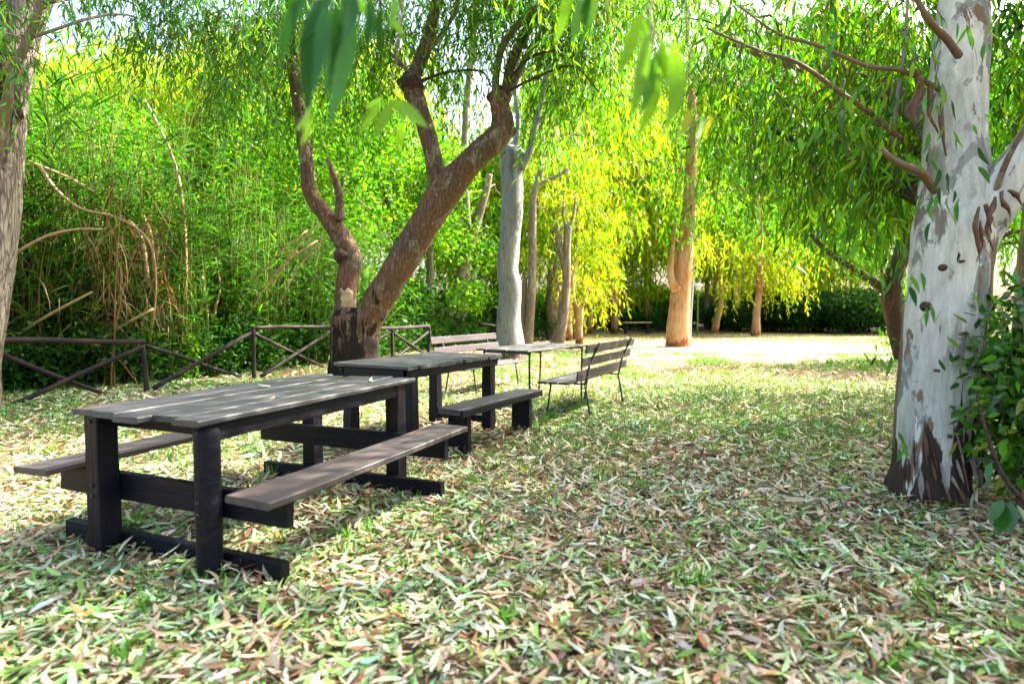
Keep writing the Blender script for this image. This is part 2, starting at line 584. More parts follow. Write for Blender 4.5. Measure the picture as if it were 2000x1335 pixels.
def beam_mesh(name, w, l, h, bev=0.006, rings=8, wob=0.003, seed=0, taper=0.0):
    """timber along local Y, centred, chamfered, slightly irregular"""
    V, Fc = [], []
    prof = []
    for sx, sz in ((1, 1), (-1, 1), (-1, -1), (1, -1)):
        a = [(sx * (w / 2 - bev), sz * h / 2), (sx * w / 2, sz * (h / 2 - bev))]
        prof += a if sx * sz < 0 else a[::-1]
    prof = [(w / 2, h / 2 - bev), (w / 2 - bev, h / 2), (-w / 2 + bev, h / 2), (-w / 2, h / 2 - bev),
            (-w / 2, -h / 2 + bev), (-w / 2 + bev, -h / 2), (w / 2 - bev, -h / 2), (w / 2, -h / 2 + bev)]
    for i in range(rings + 1):
        y = -l / 2 + l * i / rings
        k = 1 + taper * (i / rings - 0.5)
        for j, (x, z) in enumerate(prof):
            q = Vector((x * 9 + seed * 5.3, y * 4, z * 9 + seed))
            V.append(Vector((x * k + wob * noise.noise(q), y + (wob * 2 * noise.noise(q * 1.7 + Vector((0, 0, 9))) if i in (0, rings) else 0),
                             z * k + wob * noise.noise(q + Vector((4, 4, 4))))))
    for i in range(rings):
        for k in range(8):
            k2 = (k + 1) % 8
            Fc.append((i * 8 + k2, i * 8 + k, (i + 1) * 8 + k, (i + 1) * 8 + k2))
    Fc.append(tuple(range(8)))
    Fc.append(tuple(rings * 8 + k for k in range(7, -1, -1)))
    return py_mesh(name, V, Fc, False)


_bs = [0]


def beam(name, parent, w, l, h, loc, mat, axis='Y', rot=None, wob=0.003, bev=0.006, taper=0.0):
    """axis: which of the parent's axes the timber runs along"""
    _bs[0] += 1
    me = beam_mesh(name, w, l, h, bev, 8, wob, _bs[0], taper)
    r = {'Y': (0, 0, 0), 'X': (0, 0, math.pi / 2), 'Z': (math.pi / 2, 0, 0)}[axis]
    if rot:
        r = tuple(a + b for a, b in zip(r, rot))
    return obj(name, me, mat, parent, loc, r)


def rod(name, parent, pts, r, mat, sides=8):
    return obj(name, tubes_mesh(name, [dict(pts=pts, rad=[r] * len(pts), sides=sides, sub=3)]), mat, parent)


rnd = random.Random(5)

# ============================================================ GROUND
def ground_material():
    m, nt, ns, ls, bs = new_mat('leafy_soil')
    tc = ns.new('ShaderNodeTexCoord')
    v = tc.outputs['Object']
    big = nz(ns, ls, v, 0.45, 4)
    mid = nz(ns, ls, v, 6.0, 6, 0.7)
    fine = nz(ns, ls, v, 45.0, 5, 0.7)
    soil = ramp(ns, [(0.30, (0.05, 0.032, 0.018)), (0.5, (0.16, 0.11, 0.065)), (0.68, (0.32, 0.25, 0.15))])
    ls.new(mid.outputs[0], soil.inputs[0])
    sp = ramp(ns, [(0.35, (0.45, 0.45, 0.45)), (0.65, (1.25, 1.2, 1.1))])
    ls.new(fine.outputs[0], sp.inputs[0])
    c = mix(ns, ls, 1.0, soil.outputs[0], sp.outputs[0], 'MULTIPLY')
    gm = ramp(ns, [(0.46, (0, 0, 0)), (0.60, (1, 1, 1))])
    ls.new(big.outputs[0], gm.inputs[0])
    gk = mix(ns, ls, 1.0, gm.outputs[0], mid.outputs[0], 'MULTIPLY')
    c = mix(ns, ls, gk, c, (0.15, 0.19, 0.06))
    # bare sandy clearing on the far lawn; sun glare also put into its colour
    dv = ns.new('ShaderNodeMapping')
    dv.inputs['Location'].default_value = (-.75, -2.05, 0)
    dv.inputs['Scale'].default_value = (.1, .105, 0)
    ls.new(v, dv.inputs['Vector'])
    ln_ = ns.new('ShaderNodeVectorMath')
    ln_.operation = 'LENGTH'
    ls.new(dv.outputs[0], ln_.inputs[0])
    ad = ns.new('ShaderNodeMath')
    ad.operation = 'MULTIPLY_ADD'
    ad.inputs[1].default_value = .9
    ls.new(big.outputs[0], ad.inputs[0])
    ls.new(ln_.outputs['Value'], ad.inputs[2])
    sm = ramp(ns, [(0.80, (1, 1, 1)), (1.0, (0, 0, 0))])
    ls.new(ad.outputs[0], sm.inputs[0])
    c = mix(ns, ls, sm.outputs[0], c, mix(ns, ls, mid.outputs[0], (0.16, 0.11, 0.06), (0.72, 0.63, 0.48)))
    ls.new(c, bs.inputs['Base Color'])
    bs.inputs['Roughness'].default_value = 0.95
    bs.inputs['Specular IOR Level'].default_value = 0.1
    add_bump(ns, ls, bs, mix(ns, ls, 0.5, mid.outputs[0], fine.outputs[0]), 0.8, 0.03)
    return m


def ground_z(x, y):
    return 0.0


gv, gf = [], []
xs = np.concatenate([np.linspace(-260, -30, 8), np.linspace(-24, 24, 60), np.linspace(30, 260, 8)])
ys = np.concatenate([np.linspace(-120, -6, 6), np.linspace(-4, 40, 70), np.linspace(48, 420, 10)])
for yy in ys:
    for xx in xs:
        gv.append((xx, yy, -0.012 + 0.012 * noise.noise(Vector((xx * 0.7, yy * 0.7, 0)))))
for j in range(len(ys) - 1):
    for i in range(len(xs) - 1):
        a = j * len(xs) + i
        gf.append((a, a + 1, a + 1 + len(xs), a + len(xs)))
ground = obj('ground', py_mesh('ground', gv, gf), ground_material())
tag(ground, 'leaf strewn brown and green earth under the trees', 'ground', kind='structure')

# fallen leaves: the nearest ones singly, the rest as one litter
rng = np.random.default_rng(11)
LIT = [(0.38, 0.44, 0.24), (0.52, 0.54, 0.38), (0.46, 0.31, 0.17), (0.27, 0.13, 0.055), (0.54, 0.40, 0.27),
       (0.18, 0.33, 0.06), (0.10, 0.055, 0.03), (0.60, 0.50, 0.34), (0.24, 0.40, 0.10)]
LITW = np.array([0.15, 0.12, 0.17, 0.13, 0.13, 0.08, 0.09, 0.08, 0.06])
LITW = LITW / LITW.sum()


def in_view(n, y0, y1, marg=1.08):
    """points on the ground spread evenly over the strip the place shows between two distances"""
    y = np.sqrt(rng.uniform(y0 * y0, y1 * y1, n))
    x = rng.uniform(-1, 1, n) * y * 0.84 * marg
    return x, y


def litter(n, y0, y1, ll, seg, zmax):
    x, y = in_view(n, y0, y1)
    a = rng.uniform(0, 2 * np.pi, n)
    D = np.stack([np.cos(a), np.sin(a), rng.normal(0, 0.16, n)], 1)
    N = np.array([0, 0, 1.0]) + rng.normal(0, 0.33, (n, 3))
    Pb = np.stack([x, y, rng.uniform(0.004, zmax, n)], 1)
    L = np.where(rng.random(n) < .3, rng.uniform(ll[0] * .3, ll[0] * .8, n), rng.uniform(ll[0], ll[1], n))
    # browner towards the trunk on the right and in the open; greener by the tables
    col = palette(rng, n, LIT, 0.25, LITW)
    nn = np.array([noise.noise(Vector((a_ * .55, b_ * .55, 8.0))) + .5 * noise.noise(Vector((a_ * 1.7, b_ * 1.7, 2.0))) for a_, b_ in zip(x, y)])
    nn = nn + .55 * np.exp(-((y - 8.6) / 2.4) ** 2) * (x > .2)
    gsel = rng.random(n) < np.where(y > 12.5, .3, 1.0) * np.clip(.20 + .6 * nn - .05 * x, .04, .6)
    col[gsel] = palette(rng, int(gsel.sum()), [(0.22, 0.38, 0.12), (0.32, 0.47, 0.22), (0.14, 0.31, 0.05), (0.40, 0.52, 0.32)], .25)
    return leaves(Pb, D, N, L, L * rng.uniform(0.14, 0.27, n), col, rng.normal(0.06, 0.22, n), rng.normal(0, 0.11, n), seg)


lit = [litter(44000, 1.75, 5.0, (0.05, 0.115), 3, 0.036), litter(52000, 5.0, 11.0, (0.07, 0.14), 2, 0.03),
       litter(9000, 11.0, 14.0, (0.10, 0.18), 1, 0.03), litter(20000, 14.0, 26.0, (0.12, 0.20), 1, 0.02)]
# drifts banked against the trunk, the table feet and the benches
ce, sp_ = [], []
for (cx, cy, r0_, r1_, n_) in [(2.83, 4.16, .22, .42, 700), (-1.97, 3.17, .05, .2, 130), (-1.25, 2.9, .05, .2, 130), (-1.6, 3.0, .02, .5, 260), (-1.3, 4.55, .02, .5, 200), (-.47, 5.42, .05, .2, 90), (.1, 6.4, .05, .2, 90), (-2.85, 11.1, .35, .7, 260)]:
    a_ = rng.uniform(0, 6.28, n_)
    r_ = rng.uniform(r0_, r1_, n_)
    ce.append(np.stack([cx + r_ * np.cos(a_), cy + r_ * np.sin(a_), rng.uniform(.015, .03 + .05 * (1 - (r_ - r0_) / (r1_ - r0_)), n_)], 1))
ce = np.concatenate(ce)
n_ = len(ce)
a_ = rng.uniform(0, 6.28, n_)
L_ = rng.uniform(.05, .115, n_)
lit.append(leaves(ce, np.stack([np.cos(a_), np.sin(a_), rng.normal(0, .3, n_)], 1), np.array([0, 0, 1.0]) + rng.normal(0, .5, (n_, 3)), L_, L_ * rng.uniform(.14, .27, n_),
                  palette(rng, n_, LIT, .25, LITW), rng.normal(.06, .25, n_), rng.normal(0, .1, n_), 3))
lo = obj('leaf_litter', np_mesh('leaf_litter', *join(lit)), M['litter'])
tag(lo, 'dense carpet of fallen tan and grey green leaves', 'leaf litter', kind='stuff')


def hero_leaf(name, length, width, bend, sick, fold=0.25, seed=0, wave=0.0, n=7, fat=1.0):
    V, Fc = [], []
    for i in range(n + 1):
        t = i / n
        w = width * 0.5 * max(0.04, math.sin(math.pi * t ** (0.72 * fat)) ** 0.9)
        z = bend * length * t * t + wave * length * math.sin(t * 7 + seed)
        x = sick * length * 4 * t * (1 - t)
        y = length * t
        V += [Vector((x - w, y, z + fold * w)), Vector((x, y, z)), Vector((x + w, y, z + fold * w))]
    for i in range(n):
        a = 3 * i
        Fc += [(a, a + 1, a + 4, a + 3), (a + 1, a + 2, a + 5, a + 4)]
    return py_mesh(name, V, Fc, True)


fl_mats = [leaf_solid('fallen_leaf_%s' % nme, c, 0.12, 0.3, 0.55, (1, .9, .6)) for nme, c in
           (('grey_green', LIT[0]), ('pale', LIT[1]), ('tan', LIT[2]), ('brown', LIT[3]), ('pink', LIT[4]), ('green', LIT[5]), ('cream', LIT[7]), ('sage', LIT[8]))]
fl_mesh = []
for i, mm in enumerate(fl_mats):
    for j in range(3):
        me = hero_leaf('fallen_leaf', rnd.uniform(0.075, 0.125), rnd.uniform(0.015, 0.026), rnd.uniform(-0.12, 0.22), rnd.uniform(-0.12, 0.12), rnd.uniform(-0.3, 0.5), j, 0.02)
        me.materials.append(mm)
        fl_mesh.append(me)
x, y = in_view(300, 2.05, 3.3, 0.98)
for i in range(300):
    me = fl_mesh[rnd.randrange(len(fl_mesh))]
    obj('fallen_leaf', me, None, ground, (x[i], y[i], rnd.uniform(0.03, 0.045)),
        (rnd.gauss(0, 0.22), rnd.gauss(0, 0.28), rnd.uniform(0, 6.28)))

# fallen twigs and bark strips
for i in range(46):
    x_, y_ = in_view(1, 2.1, 7.0, .95)
    L = rnd.uniform(.12, .42)
    pts = [(0, 0, 0), (L * .35, rnd.gauss(0, .03), .012), (L * .7, rnd.gauss(0, .04), .004), (L, rnd.gauss(0, .05), .012)]
    r_ = rnd.uniform(.0022, .005)
    o = obj('fallen_twig', tubes_mesh('fallen_twig', [dict(pts=pts, rad=[r_, r_, r_ * .8, r_ * .5], sides=6, sub=3, amp=.2, freq=20)]), M[('twig', 'greytwig', 'peel')[i % 3]], ground,
            (float(x_[0]), float(y_[0]), .034), (0, 0, rnd.uniform(0, 6.28)))

# grass: short blades in patches
n = 110000
x, y = in_view(n, 1.8, 17.0)
dens = np.array([noise.noise(Vector((a * 0.75, b * 0.75, 4.2))) + 0.6 * noise.noise(Vector((a * 2.6, b * 2.6, 1.0))) for a, b in zip(x, y)])
dens += .75 * np.exp(-((y - 8.6) / 2.2) ** 2) * (x > .2)
keep = dens > 0.10
x, y = x[keep], y[keep]
n = len(x)
D = np.array([0, 0, 1.0]) + rng.normal(0, 0.55, (n, 3))
gL = rng.uniform(0.03, 0.085, n) * (1 + 0.04 * y)
gp = leaves(np.stack([x, y, np.zeros(n)], 1), D, rng.normal(0, 1, (n, 3)), gL, rng.uniform(0.004, 0.008, n) * (1 + 0.07 * y),
            palette(rng, n, [(0.07, 0.20, 0.025), (0.10, 0.25, 0.03), (0.13, 0.27, 0.04), (0.06, 0.16, 0.03)]), rng.normal(0.2, 0.2, n), 0, 2)
n2 = 9000
x, y = in_view(n2, 17.0, 30.0)
gp2 = leaves(np.stack([x, y, np.zeros(n2)], 1), np.array([0, 0, 1.0]) + rng.normal(0, 0.6, (n2, 3)), rng.normal(0, 1, (n2, 3)),
             rng.uniform(0.06, 0.12, n2), rng.uniform(0.012, 0.02, n2), palette(rng, n2, [(0.14, 0.25, 0.04), (0.22, 0.28, 0.08), (0.36, 0.31, 0.17)]), 0.2, 0, 1)
tuft = []
for i in range(90):
    cx, cy = in_view(1, 2.0, 7.5, .98)
    k = int(rng.integers(14, 34))
    tuft.append(np.stack([cx + rng.normal(0, .035, k), cy + rng.normal(0, .035, k), np.zeros(k)], 1))
tp = np.concatenate(tuft)
k = len(tp)
gp3 = leaves(tp, np.array([0, 0, 1.0]) + rng.normal(0, .5, (k, 3)), rng.normal(0, 1, (k, 3)), rng.uniform(.05, .12, k), rng.uniform(.006, .011, k),
             palette(rng, k, [(0.08, 0.26, 0.02), (0.11, 0.30, 0.02), (0.15, 0.32, 0.03)]), .35, 0, 3)
go = obj('grass', np_mesh('grass', *join([gp, gp2, gp3])), M['grass'])
tag(go, 'short green grass in patches between the fallen leaves', 'grass', kind='stuff')

# ============================================================ FURNITURE
# --- picnic table with fixed seats
t = thing('picnic_table', 'long dark picnic table with fixed plank seats and H shaped trestle ends', 'picnic table', (-1.485, 3.764, 0), -R(22.6))
TL, TW, TZ = 1.80, 0.92, 0.785
pw = TW / 5
for i in range(5):
    l = TL + (0.03, -0.05, 0.04, 0.0, 0.05)[i]
    dy = (0.02, -0.05, -0.02, 0.03, 0.015)[i]
    beam('plank', t, pw - 0.007, l, 0.03, (-TW / 2 + pw * (i + 0.5), dy, TZ - 0.015 + (0, .003, -.002, .002, .0)[i]), M['top'], 'Y', (0, rnd.gauss(0, .012), rnd.gauss(0, .004)), 0.006)
for sx in (-1, 1):
    beam('apron', t, 0.03, TL - 0.26, 0.085, (sx * (TW / 2 - 0.055), 0, TZ - 0.076), M['dark'])
    beam('seat', t, 0.255, 1.86, 0.035, (sx * 0.74, 0.02 * sx, 0.445), M['seat'], 'Y', (0, sx * 0.02, -0.01 * sx), 0.006)
for sy in (-1, 1):
    yl = sy * (TL / 2 - 0.10)
    for sx in (-1, 1):
        if (sx, sy) == (1, -1):
            lv = [Vector((sx * 0.375, yl, z)) for z in (-0.03, 0.25, 0.5, TZ - 0.033)]
            obj('leg', tubes_mesh('leg', [dict(pts=lv, rad=[0.062, 0.06, 0.059, 0.061], sides=14, sub=4, amp=0.05, freq=6)]), M['dark'], t)
        else:
            beam('leg', t, 0.105, TZ, 0.115, (sx * 0.375, yl, TZ / 2 - 0.032), M['dark'], 'Z', None, 0.004)
    inner = yl - sy * 0.083
    beam('end_rail', t, 0.042, TW - 0.16, 0.08, (0, inner - sy * 0.0, TZ - 0.073), M['dark'], 'X')
    beam('seat_beam', t, 0.048, 1.62, 0.145, (0.02 * sy, inner + 0.003, 0.352), M['dark'], 'X')
    beam('foot_beam', t, 0.052, 1.56, 0.115, (0.02 * sy, inner + 0.002, 0.055), M['dark'], 'X')

for i, (lx, ly, k) in enumerate([(-.28, .35, 1), (.1, .5, 7), (.22, -.2, 2), (-.1, .1, 0), (.30, .62, 6), (-.35, -.5, 4)]):
    o = obj('fallen_leaf', fl_mesh[k * 3 + i % 3], None, None, t.matrix_basis @ Vector((lx, ly, TZ + .008)), (rnd.gauss(0, .08), rnd.gauss(0, .1), rnd.uniform(0, 6.28)))
    tag(o, 'single fallen leaf lying on the long picnic table top', 'leaf', 'leaves on the long picnic table')

for sy in (-1, 1):
    for sx in (-1, 1):
        for zz in (.33, .385, TZ - .07):
            yb = sy * (1.80 / 2 - 0.10 + .057)
            rod('bolt', t, [(sx * .375 + rnd.uniform(-.015, .015), yb, zz), (sx * .375, yb + sy * .004, zz), (sx * .375, yb + sy * .008, zz)], .009, M['metal'], 8)

# --- second table: boards laid across
t = thing('wooden_table', 'dark wooden table with boards laid crossways and four splayed post legs', 'table', (-0.883, 6.156, 0), -R(29.2))
TL, TW, TZ = 1.59, 0.90, 0.79
nb = 11
pw = TL / nb
for i in range(nb):
    beam('plank', t, pw - 0.008, TW + rnd.uniform(-0.03, 0.03), 0.032, (rnd.uniform(-0.012, 0.012), -TL / 2 + pw * (i + 0.5), TZ - 0.016 + rnd.uniform(-.003, .003)), M['top'], 'X', (0, 0, rnd.gauss(0, 0.008)), 0.006)
for sx in (-1, 1):
    beam('apron', t, 0.04, TL - 0.10, 0.075, (sx * (TW / 2 - 0.05), 0, TZ - 0.072), M['dark'])
    for sy in (-1, 1):
        beam('leg', t, 0.11, TZ - 0.02, 0.11, (sx * 0.352, sy * (TL / 2 - 0.13), TZ / 2 - 0.035), M['dark'], 'Z', (0.0, 0, 0), 0.004, taper=-0.12)
for sy in (-1, 1):
    beam('end_rail', t, 0.035, TW - 0.20, 0.08, (0, sy * (TL / 2 - 0.055), TZ - 0.074), M['dark'], 'X')
    beam('foot_rail', t, 0.05, TW - 0.34, 0.07, (0, sy * (TL / 2 - 0.135), 0.10), M['dark'], 'X')
beam('stretcher', t, 0.07, TL - 0.42, 0.05, (0.10, 0, 0.06), M['dark'], 'Y', (0, 0, 0.05))

# --- low backless bench
t = thing('low_bench', 'low backless plank bench on two notched slab ends beside wooden table', 'bench', (-0.185, 5.90, 0), -R(29.5))
beam('seat', t, 0.225, 1.50, 0.05, (0.012, 0, 0.402), M['top'], 'Y', None, 0.006)
beam('edge_board', t, 0.03, 1.50, 0.065, (0.142, 0.01, 0.394), M['dark'])
beam('edge_board', t, 0.028, 1.46, 0.05, (-0.118, 0.0, 0.401), M['dark'])
for sy in (-1, 1):
    hw, ht, z0 = 0.105, 0.376, -0.02
    prof = [(-hw, z0), (-0.045, z0), (0, z0 + 0.09), (0.045, z0), (hw, z0), (hw, ht), (-hw, ht)]
    V = [Vector((px_, -0.028, pz)) for px_, pz in prof] + [Vector((px_, 0.028, pz)) for px_, pz in prof]
    # notched slab: two feet around a V cut
    Fc = [(0, 1, 2, 6), (2, 3, 4, 5), (2, 5, 6), (13, 9, 8, 7), (12, 11, 10, 9), (13, 12, 9)]
    for k in range(7):
        k2 = (k + 1) % 7
        Fc.append((k2, k, k + 7, k2 + 7))
    obj('end_slab', py_mesh('end_slab', V, Fc, False), M['dark'], t, (0.005, sy * 0.575, 0))

# --- metal legged table
t = thing('metal_legged_table', 'thin topped table on slender dark metal legs between two slatted benches', 'table', (0.32, 8.366, 0), -R(34.1))
TL, TW, TZ = 1.62, 0.80, 0.77
for i in range(5):
    w = TW / 5
    beam('plank', t, w - 0.005, TL + rnd.uniform(-.02, .02), 0.024, (-TW / 2 + w * (i + .5), 0, TZ - 0.012), M['top'], 'Y', None, 0.004, 0.004)
for sy in (-1, 1):
    beam('batten', t, 0.07, TW - 0.12, 0.025, (0, sy * 0.42, TZ - 0.0375), M['dark'], 'X')
    for sx in (-1, 1):
        rod('leg', t, [(sx * 0.35, sy * 0.70, TZ - 0.025), (sx * 0.345, sy * 0.69, 0.35), (sx * 0.36, sy * 0.66, -0.02)], 0.014, M['metal'])
    rod('leg_brace', t, [(-0.35, sy * 0.685, TZ - 0.045), (0, sy * 0.685, TZ - 0.045), (0.35, sy * 0.685, TZ - 0.045)], 0.012, M['metal'])


def slat_bench(label, loc, rz, seat_z, back_z):
    """seat along local Y, back on the +X side"""
    b = thing('slatted_bench', label, 'bench', loc, rz, 'slatted benches by the metal legged table')
    L = 1.86
    for i in range(3):
        beam('seat_slat', b, 0.125, L, 0.026, (-0.20 + 0.135 * i, 0, seat_z - 0.013), M['top'], 'Y', None, 0.004)
    for i in range(3):
        z = back_z - 0.055 - 0.155 * i
        xx = 0.215 + 0.17 * (z - seat_z) / (back_z - seat_z) * 0.9
        beam('back_slat', b, 0.022, L, 0.105, (xx, 0.0, z), M['slat'], 'Y', (0, 0.17, 0), 0.003)
    for sy in (-1, 1):
        y0 = sy * 0.64
        rod('back_post', b, [(0.225, y0, seat_z - 0.05), (0.245, y0, seat_z + 0.03), (0.285, y0, seat_z + 0.2), (0.405, y0, back_z + 0.01)], 0.013, M['metal'])
        rod('leg', b, [(0.225, y0, seat_z - 0.05), (0.25, y0, 0.25), (0.30, y0, -0.015)], 0.013, M['metal'])
        rod('leg', b, [(-0.21, y0, seat_z - 0.03), (-0.235, y0, 0.22), (-0.27, y0, -0.015)], 0.013, M['metal'])
        rod('seat_bar', b, [(-0.24, y0, seat_z - 0.034), (0.0, y0, seat_z - 0.036), (0.225, y0, seat_z - 0.04)], 0.011, M['metal'])
    return b


slat_bench('slatted bench seen from behind with its back to the open lawn', (0.96, 7.92, 0), -R(27.5), 0.43, 0.88)
slat_bench('slatted bench facing the metal legged table with pale blue grey trunk behind', (-0.44, 9.72, 0), math.pi - R(29.5), 0.41, 0.86)

# --- far table
t = thing('garden_table', 'small pale garden table standing alone before the far hedge', 'table', (*G(1243, 652)[:2], 0), 0.05)
for i in range(3):
    beam('plank', t, 0.19, 1.42, 0.04, (0, -0.2 + 0.2 * i, 0.56), M['scar'], 'X')
for sx in (-1, 1):
    beam('leg', t, 0.07, 0.56, 0.09, (sx * 0.55, -0.15, 0.27), M['log'], 'Z')
    beam('leg', t, 0.07, 0.56, 0.09, (sx * 0.55, 0.15, 0.27), M['log'], 'Z')
beam('stretcher', t, 0.05, 1.05, 0.05, (0, 0, 0.2), M['log'], 'X')

# --- lamp
b = G(1362, 655)
t = thing('garden_lamp', 'slender garden lamp with white bowl shade beside the orange trunk', 'lamp', b)
zt = P(1362, 560, b.y).z
obj('pole', tubes_mesh('pole', [dict(pts=[(0, 0, -0.05), (0, 0, zt * .5), (0, 0, zt - 0.1)], rad=[0.04, 0.03, 0.028], sides=10, sub=2)]), plain_mat('green_pole', (0.12, 0.17, 0.06)), t)
obj('shade', tubes_mesh('shade', [dict(pts=[(0, 0, zt - 0.17), (0, 0, zt - 0.08), (0, 0, zt + 0.05), (0, 0, zt + 0.12), (0, 0, zt + 0.16)], rad=[0.06, 0.13, 0.21, 0.2, 0.05], sides=20, sub=3)]), M['white'], t)

# ============================================================ LOG FENCE
def log(name, parent, a, bb, r, seed):
    a, bb = Vector(a), Vector(bb)
    o = Vector(parent.location)
    a, bb = a - o, bb - o
    L = (bb - a).length
    r *= .82
    q = (bb - a).to_track_quat('Y', 'Z')
    pts = [(0, -L / 2, 0), (0, -L / 6, r * 0.3 * math.sin(seed)), (0, L / 6, r * 0.3 * math.cos(seed * 2)), (0, L / 2, 0)]
    me = tubes_mesh(name, [dict(pts=pts, rad=[r, r * 0.96, r * 0.93, r * 0.88], sides=9, sub=4, amp=0.14, freq=5, seed=seed)])
    ob = obj(name, me, M['log'], parent, (a + bb) / 2)
    ob.rotation_mode = 'QUATERNION'
    ob.rotation_quaternion = q
    return ob


p0, p1, p2 = G(-40, 800), G(286, 766), G(496, 742)
p3 = Vector((-3.95, 13.3, 0))
fl = thing('log_fence', 'dark log fence with crossed braces in front of the green cane thicket', 'fence', p1)
log('rail', fl, P(-40, 664, p0.y), P(283, 667, p1.y), 0.05, 1)
log('rail', fl, P(492, 640, p2.y), P(672, 636, p3.y), 0.042, 2)
for k, (p, top) in enumerate(((p1, 671), (p2, 636))):
    log('post', fl, (p.x, p.y + .03, -0.1), P(p1.x / p1.y * F_PX + 1000 - 4 if k == 0 else 494, top, p.y + .03), 0.05, 3 + k)
log('brace', fl, P(8, 694, p0.y + .35), P(222, 775, p1.y - 0.25), 0.042, 5)
log('brace', fl, P(-10, 805, p0.y + .25), P(279, 676, p1.y - 0.06), 0.045, 6)
log('brace', fl, P(300, 758, p1.y + .05), P(490, 650, p2.y - 0.06), 0.045, 7)
log('brace', fl, P(282, 674, p1.y + .1), P(470, 735, p2.y + .06), 0.038, 8)
log('brace', fl, P(510, 735, p2.y + .05), P(655, 642, p3.y), 0.042, 9)
log('brace', fl, P(498, 652, p2.y + .1), P(660, 730, p3.y), 0.036, 10)
q1, q2, q3 = G(765, 700), Vector((P(838, 640, 18.5).x, 18.5, 0)), None
q1 = Vector((P(765, 640, 15.2).x, 15.2, 0))
fr = thing('log_fence', 'short run of dark log fence behind the twin stemmed tree and bench', 'fence', q1)
log('rail', fr, P(735, 641, 14.4), P(838, 636, 17.2), 0.06, 11)
log('rail', fr, P(936, 632, 21), P(1000, 640, 22), 0.06, 12)
log('post', fr, (q1.x, q1.y + .05, -0.1), P(765, 641, q1.y + .05), 0.055, 13)
log('post', fr, (P(838, 640, 17.2).x, 17.2, -.1), P(838, 637, 17.2), 0.055, 14)
log('brace', fr, P(768, 650, 15.3), P(836, 695, 17), 0.045, 15)
log('brace', fr, P(836, 648, 17.1), P(772, 700, 15.4), 0.04, 16)
log('brace', fr, P(726, 668, 14.4), P(762, 648, 15.1), 0.04, 17)


# ============================================================ TREES
def stem(spec):
    """(px, py, distance, width in px) -> points, radii"""
    pts = [P(a, b_, d) for a, b_, d, w in spec]
    rad = [w * 0.5 * d / F_PX for a, b_, d, w in spec]
    return pts, rad


def make_tree(name, label, base, stems, mat, group=None, limb_mat=None):
    """stems: list of dict(kind, spec, sides, amp ...). first is the trunk"""
    t = thing(name, label, 'tree', base, 0, group)
    pts_all = []
    for i, s in enumerate(stems):
        pts, rad = stem(s['spec'])
        if s.get('foot'):
            g = Vector((pts[0].x, pts[0].y, -0.12))
            pts = [g] + pts
            rad = [rad[0] * s['foot']] + rad
        me = tubes_mesh(s['kind'], [dict(pts=pts, rad=rad, sides=s.get('sides', 16), sub=s.get('sub', 6), amp=s.get('amp', 0.12), freq=s.get('freq', 2.2),
                                         seed=i + s.get('seed', 0), ridges=s.get('ridges'))], base)
        obj(s['kind'], me, s.get('mat', mat), t)
        pts_all += [(p, r) for p, r in zip(*spline(pts, rad, 4))]
    return t, pts_all


def connect(rng, base, src, clusters, mat, parent, r0=0.03, name='branches'):
    """curved thin boughs from the nearest stem point to every leaf cluster, each its own bough"""
    for c in clusters:
        c = Vector(c[:3])
        best = min(src, key=lambda s: (s[0] - c).length + 0.5 * max(0, s[0].z - c.z))
        a = best[0]
        r = min(r0, best[1] * 0.6)
        d = c - a
        if d.length < 0.2:
            continue
        j = d.length * 0.12
        m1 = a + d * 0.35 + Vector((rng.normal(0, j), rng.normal(0, j), abs(rng.normal(0, j)) + j))
        m2 = a + d * 0.7 + Vector((rng.normal(0, j), rng.normal(0, j), abs(rng.normal(0, j)) + j * .7))
        obj('branch', tubes_mesh('branch', [dict(pts=[a, m1, m2, c], rad=[r, r * .75, r * .5, r * .22], sides=6, sub=3, amp=.1, freq=3)], base), mat, parent)


def crown(rng, t, base, clusters, n_anchor, k, ln, leaf, step, cols, seg=1, mat=None, out=0.45, spread=0.42, twigs=False):
    A = np.concatenate([ball(rng, c[:3], c[3], max(2, int(n_anchor * (c[4] if len(c) > 4 else 1)))) for c in clusters])
    V, T, C = hang(rng, A, k, ln, leaf, step, cols, out, spread, seg, twigs)
    V = V - np.asarray(base)
    me = np_mesh('crown', V, T, C)
    return obj('crown', me, mat or M['foliage'], t)


def Pc(px, py, d, r, w=1.0):
    p = P(px, py, d)
    return (p.x, p.y, p.z, r, w)


rng = np.random.default_rng(21)
EUC = (0.10, 0.17, 0.13, 0.19)

